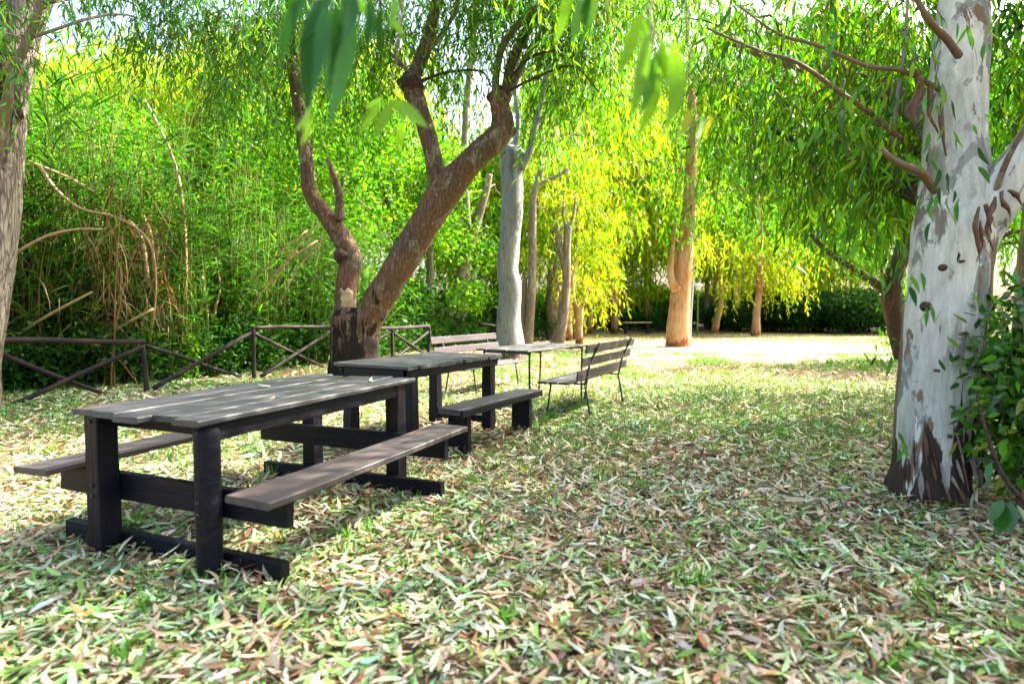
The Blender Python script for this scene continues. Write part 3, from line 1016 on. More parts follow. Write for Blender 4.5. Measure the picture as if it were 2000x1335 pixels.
# --- the big white trunk on the right
base = G(1815, 975)
d0 = base.y
st = [
    dict(kind='trunk', spec=[(1812, 960, d0, 140), (1818, 900, d0, 130), (1830, 760, d0 + .02, 132), (1845, 600, d0 + .04, 136), (1862, 470, d0 + .06, 140), (1866, 380, d0 + .1, 118),
                             (1866, 250, d0 + .14, 104), (1874, 100, d0 + .2, 92), (1886, -60, d0 + .3, 76), (1905, -300, d0 + .5, 62), (1890, -700, d0 + .8, 40)],
         sides=40, sub=9, amp=0.07, freq=3.2, foot=1.06, ridges=(0.10, 0.14, 0, 5)),
    dict(kind='limb', spec=[(1880, 500, d0 + .05, 92), (1925, 425, d0 - .02, 84), (1975, 345, d0 - .1, 76), (2060, 220, d0 - .15, 70), (2160, 20, d0 - .1, 56), (2250, -300, d0, 40)],
         sides=26, sub=7, amp=0.08, freq=3.4),
    dict(kind='limb', spec=[(1835, 385, d0 + .16, 64), (1780, 368, d0 + .55, 46), (1720, 340, d0 + 1.0, 40), (1660, 305, d0 + 1.5, 34), (1600, 275, d0 + 2.0, 28), (1540, 268, d0 + 2.4, 14), (1490, 240, d0 + 2.7, 5)],
         sides=16, amp=0.16, mat=M['bark_dark']),
    dict(kind='limb', spec=[(1845, 290, d0 + .2, 50), (1770, 200, d0 + .7, 40), (1690, 140, d0 + 1.2, 30), (1560, 130, d0 + 1.7, 18), (1440, 90, d0 + 2.2, 10)], sides=12, amp=0.1, mat=M['bark_slim']),
    dict(kind='limb', spec=[(1625, 285, d0 + 1.8, 40), (1634, 200, d0 + 1.9, 34), (1628, 90, d0 + 2, 30), (1622, -60, d0 + 2.2, 26), (1600, -300, d0 + 2.6, 18)], sides=12, amp=0.12, mat=M['bark_slim']),
    dict(kind='branch', spec=[(1826, 372, d0 - .22, 18), (1800, 338, d0 - .35, 17), (1770, 325, d0 - .45, 14), (1742, 310, d0 - .5, 12), (1722, 290, d0 - .5, 7)], sides=10, amp=0.12, mat=M['twig']),
    dict(kind='branch', spec=[(1872, 108, d0 - .05, 15), (1850, 78, d0 - .3, 13), (1815, 40, d0 - .45, 11), (1780, -20, d0 - .5, 9)], sides=9, mat=M['twig']),
    dict(kind='branch', spec=[(1836, 175, d0 + .05, 11), (1760, 138, d0 + .0, 9), (1690, 128, d0 - .05, 8), (1600, 90, d0 - .1, 7), (1520, 66, d0 - .1, 5), (1440, 10, d0 - .1, 3)], sides=8, mat=M['twig']),
    dict(kind='branch', spec=[(1790, 300, d0 + .35, 11), (1705, 225, d0 + .2, 10), (1640, 180, d0 + .1, 9), (1560, 124, d0, 8), (1480, 98, d0 - .05, 6), (1380, 55, d0 - .1, 4)], sides=8, mat=M['twig']),
    dict(kind='branch', spec=[(1765, 590, d0 - .1, 3), (1761, 660, d0 - .12, 4), (1753, 740, d0 - .1, 4), (1749, 800, d0 - .1, 5), (1745, 880, d0 - .05, 5)], sides=8, mat=M['twig']),
    dict(kind='branch', spec=[(1930, 420, d0 - .02, 14), (1960, 330, d0 - .25, 12), (1990, 270, d0 - .4, 9), (2030, 200, d0 - .5, 6)], sides=8, mat=M['bark_slim']),
    dict(kind='branch', spec=[(1745, 300, d0 + .5, 9), (1750, 210, d0 + .4, 8), (1765, 100, d0 + .3, 7), (1775, -20, d0 + .3, 6)], sides=8, mat=M['greytwig']),
]
tw, srcw = make_tree('eucalyptus_tree', 'thick white eucalyptus trunk with dark peeling foot beside the glossy shrub', base, st, M['bark_white'])
cl = []
for px, py, dd, r, w in [(1400, 60, 2.2, .5, 1), (1480, 150, 2.4, .5, 1), (1560, 60, 2.0, .5, 1), (1640, 30, 2.2, .5, 1), (1720, 60, 1.2, .4, 1), (1420, 260, 2.8, .5, 1),
                         (1520, 300, 2.6, .5, 1), (1600, 380, 2.2, .45, 1), (1680, 420, 1.6, .4, 1), (1740, 470, 1.0, .25, .7), (1580, 200, 1.8, .4, 1), (1700, 180, .9, .3, 1), (1450, 380, 3.2, .45, .8),
                         (1360, 160, 3.0, .5, 1), (1780, 30, .6, .3, 1), (1620, 300, 1.4, .35, .8), (1980, 60, .8, .35, .7), (1985, 250, 1.2, .35, .5), (1540, 420, 2.6, .35, .8), (1330, 40, 2.6, .45, .8),
                         (1650, 500, 2.2, .3, .6), (1720, 560, 1.6, .2, .35), (1680, 300, .8, .3, 1.2), (1740, 330, .6, .25, 1), (1640, 250, .9, .35, 1.2), (1760, 250, .4, .25, 1), (1700, 20, .6, .4, 1.3), (1800, 120, .3, .22, .8), (1540, 220, 1.2, .4, 1.2), (1460, 20, 1.2, .4, 1), (1950, 150, .6, .3, .8), (1975, 330, 1.4, .3, .6), (1760, 420, .6, .2, .8), (1590, 20, 1.0, .4, 1)]:
    cl.append(Pc(px, py if py < 230 else 230 + (py - 230) * .35, d0 + dd, r, w * .56))
connect(rng, base, srcw[40:], cl, M['twig'], tw, 0.016)
hi = [(x_, y_, z_, r_, 1.9) for x_, y_, z_, r_ in [(2.4, 5.5, 5.2, 1.0), (1.2, 5.6, 4.8, .9), (3.6, 6.3, 5.8, 1.1), (2.6, 7.4, 5.9, 1.1), (.6, 7.0, 5.4, 1.0), (4.4, 4.6, 5.4, 1.1), (3.9, 3.8, 5.0, 1.0), (1.6, 4.6, 4.8, .9),
                                                    (4.9, 7.8, 6.4, 1.2), (5.0, 2.9, 5.6, 1.1), (2.7, 3.9, 5.2, 1.0), (3.6, 4.4, 5.9, 1.2), (1.9, 3.3, 5.0, .9), (4.6, 5.2, 6.6, 1.2), (5.6, 5.8, 6.6, 1.2), (3.2, 8.9, 6.4, 1.1), (1.4, 8.4, 5.9, 1.0)]]  # unseen upper crown, clusters placed towards the sun to shade the ground
crown(rng, tw, base, cl + hi, 11, 3, (0.5, 1.0), EUC, 0.052, FRESH + FRESH[1:2] + FRESH[3:] + BLUISH[2:3] + YELLOW[2:3], 2, twigs=True)
# single leaves hanging close to the trunk
lf_mats = [leaf_solid('leaf_%s' % nme, c, 0.25 if nme in ('dark', 'bluish') else 0.5, 0.18, 0.5) for nme, c in (('green', (0.08, 0.21, 0.03)), ('bright', (0.13, 0.28, 0.02)), ('bluish', (0.045, 0.16, 0.035)), ('dark', (0.016, 0.075, 0.010)), ('yellow', (0.28, 0.30, 0.03)))]
lf_mesh = []
for mm in lf_mats:
    row = []
    for j in range(3):
        me = hero_leaf('leaf', 1.0, rnd.uniform(0.17, 0.22), rnd.uniform(-0.15, 0.15), rnd.uniform(-0.12, 0.12), 0.2, j, 0.01)
        me.materials.append(mm)
        row.append(me)
    lf_mesh.append(row)


def put_leaf(parent, a, tip, kind, wide=1.0, roll=0.0, var=0):
    """a single leaf from its stalk a to its tip, in the parent's space"""
    o = Vector(parent.location)
    d = Vector(tip) - Vector(a)
    yv = d.normalized()
    zv = Vector((0, -1, 0.15))
    zv = (zv - yv * zv.dot(yv)).normalized()
    q = Matrix((yv.cross(zv), yv, zv)).transposed().to_quaternion() @ Quaternion((0, 1, 0), roll)
    ob = obj('leaf', lf_mesh[kind][var % 3], None, parent, Vector(a) - o)
    ob.rotation_mode = 'QUATERNION'
    ob.rotation_quaternion = q
    L = d.length
    ob.scale = (L * wide, L, L)
    return ob


for (px, py, dd, n, sp) in [(1850, 385, -.35, 16, 34), (1800, 215, -.45, 14, 60), (1640, 225, -.3, 16, 55), (1605, 250, -.4, 12, 30), (1880, 60, -.4, 10, 40), (1725, 700, -.5, 5, 20), (1770, 540, -.35, 9, 25),
                             (1745, 860, -.3, 7, 25), (1830, 300, -.4, 12, 40), (1730, 160, -.4, 14, 60), (1560, 60, -.3, 14, 60), (1700, 420, -.3, 12, 50), (1810, 600, -.35, 5, 15), (1440, 60, -.3, 10, 50)]:
    for i in range(n):
        a = P(px + rnd.gauss(0, sp), py + rnd.gauss(0, sp * .6), d0 + dd + rnd.uniform(-.15, .25))
        tip = a + Vector((rnd.gauss(0, .035), rnd.gauss(0, .035), -rnd.uniform(.07, .14)))
        put_leaf(tw, a, tip, rnd.choice((0, 0, 1, 1, 2, 3)), rnd.uniform(.9, 1.2), rnd.uniform(0, 6.28), i)
# peeled bark curls at the fork and dead bark high up
for k, (px, py, L, w, lean) in enumerate([(1925, 400, 90, 16, 6), (1940, 385, 70, 14, -4), (1908, 405, 110, 13, 2), (1955, 375, 60, 15, 10), (1918, 430, 80, 10, -3), (1975, 372, 30, 14, 12), (1795, 150, 95, 22, -6), (1812, 170, 90, 20, 8), (1838, 185, 130, 14, 4), (1784, 110, 60, 16, 5)]):
    dd = d0 - .30 if py > 300 else d0 - 0.02
    pts = [P(px + lean * q * 2 + 5 * math.sin(q * 7 + k), py + L * q, dd + .03 * math.sin(q * 6 + k)) for q in (0, .3, .6, 1.0)]
    rr = [w * .2 * dd / F_PX, w * .32 * dd / F_PX, w * .26 * dd / F_PX, w * .06 * dd / F_PX]
    obj('bark_strip', tubes_mesh('bark_strip', [dict(pts=pts, rad=rr, sides=6, sub=3, amp=.9, freq=14, seed=k)], base), M['peel'], tw.children[0])
# flakes of loose bark standing off the foot
for k in range(30):
    an = R(rnd.uniform(-165, -15))
    z0 = rnd.uniform(.02, .34)
    L = rnd.uniform(.08, .26)
    rr_ = .245 - .03 * z0
    cx_ = base.x + (.02 + .06 * z0)
    pts = [Vector((cx_ + (rr_ + .012 * q_) * math.cos(an + .04 * q_), base.y + (rr_ + .012 * q_) * math.sin(an + .04 * q_), z0 + L * (1 - q_ / 3))) for q_ in range(4)]
    w_ = rnd.uniform(.006, .014)
    obj('bark_strip', tubes_mesh('bark_strip', [dict(pts=pts, rad=[w_ * .5, w_, w_ * .9, w_ * .3], sides=5, sub=3, amp=.8, freq=22, seed=k)], base), M[('peel', 'bark_dark', 'greytwig')[k % 3]], tw.children[0])
# knots
for k, (px, py, w) in enumerate([(1845, 522, 14), (1812, 598, 20), (1833, 724, 7), (1857, 852, 9), (1882, 510, 6)]):
    c = P(px, py, d0 - 0.222 + 0.035 * abs((px - 1838) / 70) ** 2)
    r = w * .5 * d0 / F_PX
    obj('knot', tubes_mesh('knot', [dict(pts=[c + Vector((0, .03, 0)), c, c + Vector((0, -.012, 0))], rad=[r * 1.0, r * .8, r * .3], sides=10, sub=3, amp=.3, freq=20, seed=k)], base), M['bark_dark'], tw.children[0])

# --- left edge tree
base = Vector((*G(-45, 800)[:2], 0)) * 1.0
d1 = base.y
st = [dict(kind='trunk', spec=[(-58, 780, d1, 92), (-54, 700, d1, 88), (-42, 600, d1, 92), (-32, 500, d1, 98), (-16, 380, d1 + .05, 94), (0, 260, d1 + .1, 80), (14, 150, d1 + .15, 76), (42, 40, d1 + .2, 72), (86, -60, d1 + .25, 66), (150, -250, d1 + .3, 52), (200, -500, d1 + .4, 36)],
           sides=28, sub=7, amp=.09, foot=1.2, ridges=(.12, .2, 0, 5)),
      dict(kind='limb', spec=[(10, 230, d1 - .05, 60), (-10, 120, d1 - .2, 58), (-20, 0, d1 - .3, 50), (-50, -200, d1 - .3, 40)], sides=14, mat=M['bark_dark']),
      dict(kind='branch', spec=[(-14, 330, d1 - .35, 20), (8, 230, d1 - .42, 19), (26, 140, d1 - .45, 17), (48, 90, d1 - .42, 15), (72, 30, d1 - .35, 14), (80, -60, d1 - .3, 12)], sides=9, mat=M['bark_slim']),
      dict(kind='limb', spec=[(80, -40, d1 + .2, 44), (200, -140, d1 + .3, 34), (340, -190, d1 + .4, 26), (480, -200, d1 + .4, 16)], sides=10)]
tl, srcl = make_tree('eucalyptus_tree', 'pale grey eucalyptus with fissured bark leaning beside the end of the log rail', base, st, M['bark_grey'])
cl = [Pc(px, py, d1 + dd, r, w) for px, py, dd, r, w in [(20, -10, -.6, .4, .8), (160, -40, 0, .5, .8), (290, -30, .2, .5, 1), (370, 20, .3, .45, 1), (430, 60, .3, .45, 1), (310, 60, .5, .4, .8), (500, 40, .4, .5, 1), (460, 140, .6, .4, .8), (560, -40, .5, .5, 1),
                                                         (350, -100, 0, .5, 1), (240, -120, 0, .6, 1), (640, -60, .9, .5, 1), (0, 60, -.7, .3, .6), (40, 120, -.6, .2, .35), (400, -120, .4, .6, 1)]]
connect(rng, base, srcl[20:], cl, M['greytwig'], tl, .02)
hi = [(-4.5, 6, 5.5, 1.2, 1.4), (-3.2, 7.2, 5.6, 1.2, 1.4), (-5.5, 8, 6.2, 1.3, 1.4), (-2.2, 6.0, 5.4, 1.1, 1.2)]
crown(rng, tl, base, cl + hi, 13, 3, (.5, 1.0), EUC, .055, BLUISH + FRESH[:2], 2, twigs=True)

# --- twin stemmed tree with charred foot
base = G(695, 742)
d2 = base.y
st = [dict(kind='trunk', spec=[(695, 730, d2, 92), (690, 690, d2, 84), (692, 655, d2, 84), (690, 625, d2, 84), (690, 600, d2, 62)], sides=36, sub=7, amp=.2, freq=3.0, foot=1.25, ridges=(.22, .3, 0, 4)),
      dict(kind='limb', spec=[(676, 650, d2 + .02, 50), (674, 610, d2 + .03, 46), (677, 560, d2 + .05, 41), (684, 505, d2 + .1, 40), (668, 465, d2 + .15, 39), (636, 420, d2 + .2, 34), (606, 375, d2 + .25, 30), (598, 310, d2 + .3, 26), (586, 220, d2 + .3, 24), (572, 130, d2 + .3, 22), (566, 20, d2 + .3, 18), (560, -120, d2 + .3, 14)], sides=22, sub=6, amp=.13),
      dict(kind='limb', spec=[(700, 660, d2 - .02, 60), (722, 620, d2 - .08, 56), (748, 572, d2 - .15, 58), (792, 500, d2 - .25, 58), (838, 425, d2 - .35, 58), (874, 370, d2 - .42, 62), (925, 310, d2 - .5, 46), (968, 272, d2 - .55, 48), (982, 245, d2 - .58, 46), (976, 205, d2 - .6, 36), (972, 182, d2 - .6, 30)], sides=26, sub=6, amp=.09),
      dict(kind='limb', spec=[(868, 385, d2 - .4, 48), (852, 335, d2 - .42, 34), (838, 275, d2 - .45, 34), (820, 215, d2 - .45, 34), (803, 165, d2 - .45, 38), (812, 140, d2 - .45, 26), (832, 90, d2 - .45, 26), (850, 20, d2 - .45, 22), (872, -80, d2 - .45, 18), (880, -260, d2 - .4, 12)], sides=18, amp=.12),
      dict(kind='limb', spec=[(968, 190, d2 - .6, 16), (970, 140, d2 - .7, 14), (982, 90, d2 - .75, 14), (1010, 50, d2 - .8, 14), (1060, 0, d2 - .85, 13), (1120, -80, d2 - .9, 10)], sides=10, amp=.08, mat=M['twig']),
      dict(kind='limb', spec=[(984, 190, d2 - .58, 16), (1000, 120, d2 - .55, 18), (1030, 60, d2 - .5, 18), (1062, 5, d2 - .5, 16), (1100, -90, d2 - .5, 14)], sides=10, mat=M['bark_brown']),
      dict(kind='limb', spec=[(988, 200, d2 - .55, 14), (1010, 150, d2 - .4, 13), (1040, 90, d2 - .3, 12), (1090, 20, d2 - .2, 10), (1140, -60, d2, 8)], sides=9, mat=M['bark_slim']),
      dict(kind='limb', spec=[(664, 430, d2 + .1, 22), (662, 380, d2 + .05, 16), (652, 345, d2, 13), (640, 310, d2, 8)], sides=10, amp=.12),
      dict(kind='limb', spec=[(826, 110, d2 - .45, 12), (860, 70, d2 - .5, 10), (890, 20, d2 - .5, 8), (910, -40, d2 - .5, 6)], sides=8, mat=M['bark_slim']),
      dict(kind='branch', spec=[(575, 140, d2 + .3, 14), (530, 110, d2 + .2, 11), (470, 60, d2 + .1, 9), (400, 20, d2, 6)], sides=8, mat=M['bark_slim']),
      dict(kind='branch', spec=[(806, 148, d2 - .4, 9), (780, 120, d2 - .4, 8), (750, 90, d2 - .4, 6), (730, 40, d2 - .4, 4)], sides=7, mat=M['bark_slim']),
      dict(kind='branch', spec=[(985, 165, d2 - .6, 6), (1040, 110, d2 - .8, 5), (1110, 100, d2 - .9, 4), (1165, 130, d2 - 1, 3)], sides=6, mat=M['bark_dark']),
      dict(kind='branch', spec=[(980, 185, d2 - .6, 6), (1050, 150, d2 - .8, 5), (1120, 130, d2 - .9, 4), (1170, 180, d2 - 1, 3)], sides=6, mat=M['bark_dark']),
      dict(kind='branch', spec=[(815, 160, d2 - .4, 6), (880, 140, d2 - .4, 5), (940, 140, d2 - .3, 4), (960, 170, d2 - .2, 3)], sides=6, mat=M['bark_dark'])]
tt_, srct = make_tree('twin_stemmed_tree', 'brown twin stemmed tree with charred hollow foot behind the wooden tables', base, st, M['bark_brown'])
ax = P(677, 586, d2 + .04)
V, Fc = [], []
for iz in range(9):
    tz = iz / 8
    for ia in range(8):
        an = R(-112 + 78 * ia / 7 + 5 * math.sin(iz * 2.3 + ia))
        rr_ = .205 + (.012 if 0 < iz < 8 and 0 < ia < 7 else -.03)
        V.append(ax + Vector((rr_ * math.cos(an), rr_ * math.sin(an), -.21 + .42 * tz + .03 * math.sin(ia * 1.9))))
for iz in range(8):
    for ia in range(7):
        q_ = iz * 8 + ia
        Fc.append((q_, q_ + 1, q_ + 9, q_ + 8))
obj('bark_scar', py_mesh('bark_scar', [Vector(v) - base for v in V], Fc), M['scar'], tt_.children[1])
for k, (px, py, w) in enumerate([(803, 165, 46), (975, 190, 40), (668, 500, 30), (985, 250, 40)]):
    c = P(px, py, d2 - (.45 if px > 700 else 0))
    r = w * .5 * d2 / F_PX
    obj('knot', tubes_mesh('knot', [dict(pts=[c + Vector((0, 0, -r * .9)), c + Vector((0, -.02, 0)), c + Vector((0, 0, r * .8))], rad=[r * .6, r, r * .55], sides=14, sub=4, amp=.45, freq=7, seed=k)], base), M['bark_dark'], tt_)
cl = [Pc(px, py, d2 + dd, r, w) for px, py, dd, r, w in [(560, 60, .3, .8, 1), (640, 40, .4, .8, 1), (720, 60, 0, .8, 1), (800, 20, -.3, .8, 1), (900, 40, -.4, .8, 1), (960, -20, -.6, .8, 1), (1060, 30, -.6, .8, 1), (1140, 90, -.8, .7, .8), (1110, -30, -.6, .8, 1),
                                                         (500, 130, .4, .7, .7), (880, 150, 0, .6, .5), (740, 180, .3, .6, .6), (1080, 190, -.4, .6, .6), (640, 180, .6, .7, .6), (1190, 0, -.6, .8, 1), (560, 240, .8, .6, .5), (690, -60, 0, .9, 1), (860, -80, -.4, .9, 1)]]
connect(rng, base, srct[30:], cl, M['bark_slim'], tt_, .03)
hi = [(-3.6, 10, 7.5, 1.6, 2.5), (-1.8, 10.5, 7.8, 1.6, 2.5), (0, 10.2, 7.4, 1.5, 2.5), (.8, 9.2, 7.0, 1.3, 2.5), (-2.5, 9, 7, 1.4, 2), (1.6, 11.2, 7.8, 1.5, 2.5), (.4, 12, 8.0, 1.5, 2.5), (2.6, 12.6, 8.4, 1.5, 2.5)]  # unseen upper crown, spread and thickened to shade the thicket
crown(rng, tt_, base, cl + hi, 30, 3, (.6, 1.3), (.12, .20, .15, .21), .075, FRESH + GREEN, 1, twigs=True)

# --- slimmer trunks in the middle distance
def slim(label, basepx, stems, mat, name='slim_tree', cl=(), cols=FRESH, group=None, **kw):
    base = G(*basepx)
    t, src = make_tree(name, label, base, [dict(kind='trunk' if i == 0 else 'limb', spec=[(a, b_, base.y + dd, w) for a, b_, dd, w in s], sides=14 if i == 0 else 10, sub=5, amp=.1,
                                                foot=1.25 if i == 0 else None) for i, s in enumerate(stems)], mat, group)
    if cl:
        cl = [Pc(px, py, base.y + dd, r, w) for px, py, dd, r, w in cl]
        connect(rng, base, src[8:], cl, M['bark_slim'], t, .035)
        crown(rng, t, base, cl, kw.get('n', 16), 3, kw.get('ln', (.7, 1.5)), kw.get('leaf', (.15, .25, .16, .24)), kw.get('step', .10), cols, 1)
    return t


slim('dark thin tree forking near the ground behind the log fence', (858, 668),
     [[(862, 660, 0, 26), (838, 622, 0, 26), (806, 580, 0, 24), (788, 520, 0, 22), (772, 450, 0, 20), (752, 390, 0, 18), (735, 330, 0, 16), (718, 260, 0, 13), (700, 190, 0, 10), (690, 100, 0, 8)],
      [(738, 340, 0, 14), (742, 300, 0, 11), (756, 250, 0, 10), (770, 220, 0, 6)], [(858, 655, 0, 22), (880, 620, .1, 18), (905, 560, .2, 14), (930, 500, .3, 10)],
      [(792, 490, 0, 14), (840, 470, .2, 10), (870, 440, .3, 6)]], M['bark_dark'],
     cl=[(700, 300, .5, .8, 1), (620, 330, .6, .8, 1), (780, 300, .5, .8, 1), (700, 200, .5, .9, 1), (850, 250, .5, .8, .8), (640, 450, .8, .7, .7), (840, 440, .6, .6, .5)], cols=FRESH)
slim('slender pale tree with two stems crossing beside the bench back', (888, 672),
     [[(872, 664, 0, 24), (884, 600, 0, 22), (900, 540, 0, 20), (916, 490, 0, 18), (936, 420, 0, 16), (950, 370, 0, 14), (956, 340, 0, 12)],
      [(892, 668, .1, 28), (902, 600, .1, 22), (912, 520, .1, 18), (913, 440, .1, 15), (910, 380, .1, 14), (908, 300, .1, 14), (912, 200, .1, 13), (922, 100, .1, 12), (930, 0, .1, 11), (940, -150, .1, 9)],
      [(928, 120, .1, 8), (920, 50, .1, 6), (900, -20, .1, 5)]], M['bark_slim'],
     cl=[(930, 60, .4, .9, 1), (880, 160, .6, .8, .8), (980, 380, .8, .6, .5), (850, 330, .8, .7, .7)], cols=FRESH)
slim('stout blue grey trunk sawn off high with side shoots behind the bench', (996, 700),
     [[(998, 690, 0, 58), (994, 620, 0, 46), (997, 560, 0, 44), (992, 520, 0, 43), (998, 450, 0, 42), (1000, 380, 0, 42), (998, 330, 0, 43), (1001, 306, 0, 50), (994, 290, 0, 36), (998, 278, 0, 14)],
      [(990, 300, .1, 12), (984, 250, .15, 9), (992, 190, .2, 7), (985, 110, .2, 5)], [(1004, 300, 0, 13), (1012, 240, .1, 10), (1006, 170, .1, 8), (1020, 80, .1, 6)],
      [(1016, 330, -.1, 18), (1032, 300, -.15, 14), (1044, 250, -.2, 13), (1058, 190, -.2, 12), (1075, 110, -.2, 10), (1090, 0, -.2, 8)],
      [(1045, 245, -.2, 7), (1070, 215, -.3, 5), (1100, 180, -.4, 3)],
      [(984, 300, -.2, 8), (970, 260, -.3, 6), (975, 190, -.3, 5)]], M['bark_blue'], name='stout_tree',
     cl=[(1080, 60, .2, .9, 1), (1030, 150, .6, .8, .8), (1120, 160, .2, .8, .8), (1060, 260, .8, .7, .6), (1150, 30, .3, .9, 1), (1200, 120, -1, .9, 1), (1230, 20, -1, 1, 1), (1190, 220, -.6, .7, .7), (1270, 120, -1, .9, .9), (1180, -80, -1.5, 1.2, 1.5), (1270, -60, -1.5, 1.2, 1.5), (1340, 30, -1.5, 1, 1), (1100, -120, -2, 1.3, 1.5), (1340, -100, -2, 1.3, 1.5), (1240, -180, -2.5, 1.4, 1.8), (1000, -140, -2, 1.4, 1.5)], cols=FRESH + YELLOW[:1])
slim('thin upright mottled trunk next to the stout blue grey one', (1030, 676),
     [[(1030, 668, 0, 22), (1036, 600, 0, 18), (1040, 520, 0, 16), (1040, 440, 0, 15), (1043, 380, 0, 14), (1055, 340, 0, 12), (1060, 280, 0, 10), (1050, 200, 0, 8)],
      [(1050, 360, 0, 9), (1085, 345, 0, 8), (1110, 330, 0, 7)], [(1022, 670, .1, 14), (1022, 600, .1, 12), (1026, 540, .1, 9)]], M['bark_slim'],
     cl=[(1060, 230, .6, .9, .8), (1110, 300, .6, .8, .8), (1080, 420, .8, .7, .7)], cols=YELLOW[:2] + FRESH)
slim('slim green grey trunk splitting into a narrow fork beyond the metal legged table', (1092, 674),
     [[(1090, 668, 0, 28), (1100, 620, 0, 20), (1106, 560, 0, 16), (1107, 500, 0, 15), (1109, 448, 0, 16), (1111, 440, 0, 14)],
      [(1105, 530, 0, 14), (1095, 490, 0, 12), (1086, 450, 0, 13), (1084, 435, 0, 12)],
      [(1110, 445, 0, 8), (1120, 420, 0, 6), (1124, 390, 0, 5)], [(1106, 445, 0, 6), (1100, 420, 0, 5), (1101, 380, 0, 4)]], M['bark_slim'],
     cl=[(1120, 370, .3, .7, .6), (1080, 380, .3, .7, .6)], cols=YELLOW)
slim('broad cream trunk with a dark triangular scar behind the slim forked trunk', (1085, 664),
     [[(1085, 655, 0, 36), (1084, 610, 0, 34), (1084, 560, 0, 32), (1088, 480, 0, 28), (1090, 380, 0, 24), (1080, 250, 0, 18)]], M['bark_slim'], name='stout_tree',
     cl=[(1090, 330, 0, 1.2, 1), (1150, 420, 0, 1.2, 1), (1040, 330, .5, 1.2, 1), (1130, 260, 0, 1.3, 1)], cols=YELLOW, leaf=(.2, .32, .16, .24), ln=(.8, 1.8), step=.14)
slim('short orange trunk pollarded low next to the metal legged table', (1131, 672),
     [[(1131, 665, 0, 15), (1131, 640, 0, 14), (1131, 612, 0, 16), (1128, 600, 0, 18)], [(1127, 606, 0, 10), (1120, 580, 0, 8), (1118, 540, 0, 6)], [(1133, 604, 0, 10), (1142, 585, 0, 7), (1150, 560, 0, 5)]],
     M['bark_orange'], name='pollard_tree', cl=[(1130, 540, 0, .8, .7), (1170, 570, .3, .8, .7)], cols=YELLOW, leaf=(.16, .26, .16, .24))
for i, (px, py, w, top) in enumerate([(1118, 662, 11, 560), (1148, 647, 10, 570), (1166, 642, 8, 575), (1184, 641, 14, 570)]):
    slim(('dark brown trunk standing close behind the low orange pollard', 'first of three reddish far trunks beyond the orange pollard', 'thinnest of three reddish far trunks beyond the orange pollard',
          'broadest of three reddish far trunks near the small garden table')[i], (px, py), [[(px, py - 4, 0, w), (px + 1, py - 25, 0, w * .85), (px - 2, py - 50, 0, w * .8), (px, top, 0, w * .6)]],
         M['bark_orange' if i else 'bark_dark'], name='far_tree', cl=[(px + 10, top - 60, 0, 1.5, 1), (px + 60, top - 20, .5, 1.3, .8)], cols=YELLOW, leaf=(.24, .36, .18, .26), ln=(.9, 2.0), step=.16)
slim('orange tan eucalyptus trunk with a small side stump at the edge of the sunny lawn', (1325, 676),
     [[(1324, 668, 0, 48), (1326, 620, 0, 42), (1330, 560, 0, 38), (1336, 500, 0, 33), (1341, 450, 0, 28), (1346, 390, 0, 25), (1350, 300, 0, 22), (1352, 180, 0, 18)],
      [(1322, 565, -.2, 20), (1312, 548, -.25, 15), (1310, 520, -.25, 11), (1315, 470, -.25, 8), (1320, 430, -.2, 6)]], M['bark_orange'], name='eucalyptus_tree',
     cl=[(1360, 360, 0, .9, 1), (1310, 330, -.3, .8, .8), (1410, 380, -.4, .9, 1), (1330, 420, -.5, .5, .6), (1430, 300, 0, 1, 1), (1480, 400, -.6, .8, .8), (1340, 250, 0, 1, 1), (1530, 380, -.5, .8, .8), (1400, 240, 0, 1.1, 1)],
     cols=GREEN + FRESH[:2], leaf=(.16, .26, .16, .22))
slim('thin pale trunk with whitewashed foot right behind the orange tan one', (1346, 668), [[(1344, 660, 0, 12), (1346, 600, 0, 12), (1350, 540, 0, 12), (1352, 470, 0, 11), (1356, 380, 0, 9)]], M['bark_blue'],
     cl=[(1380, 470, 0, .9, .7), (1360, 380, 0, 1, .8)], cols=YELLOW, leaf=(.2, .3, .16, .24))
slim('leaning orange trunk in front of the dark far hedge', (1398, 650), [[(1396, 645, 0, 15), (1402, 620, 0, 12), (1408, 595, 0, 11), (1408, 550, 0, 9), (1400, 480, 0, 7)]], M['bark_orange'],
     cl=[(1400, 500, 0, 1.2, 1), (1440, 450, 0, 1.2, 1)], cols=YELLOW, leaf=(.24, .36, .18, .26))
slim('straight tan trunk under hanging yellow foliage on the sunny lawn', (1476, 655), [[(1476, 650, 0, 18), (1478, 610, 0, 14), (1482, 570, 0, 13), (1484, 520, 0, 12), (1486, 460, 0, 10), (1480, 380, 0, 8)]], M['bark_orange'],
     cl=[(1490, 510, 0, 1.1, 1), (1540, 530, -.3, 1.1, 1), (1450, 480, 0, 1.1, 1), (1520, 460, 0, 1.2, 1), (1570, 500, 0, 1.0, .8), (1430, 540, .2, .9, .7)], cols=YELLOW, leaf=(.2, .32, .17, .25), ln=(.8, 1.7))
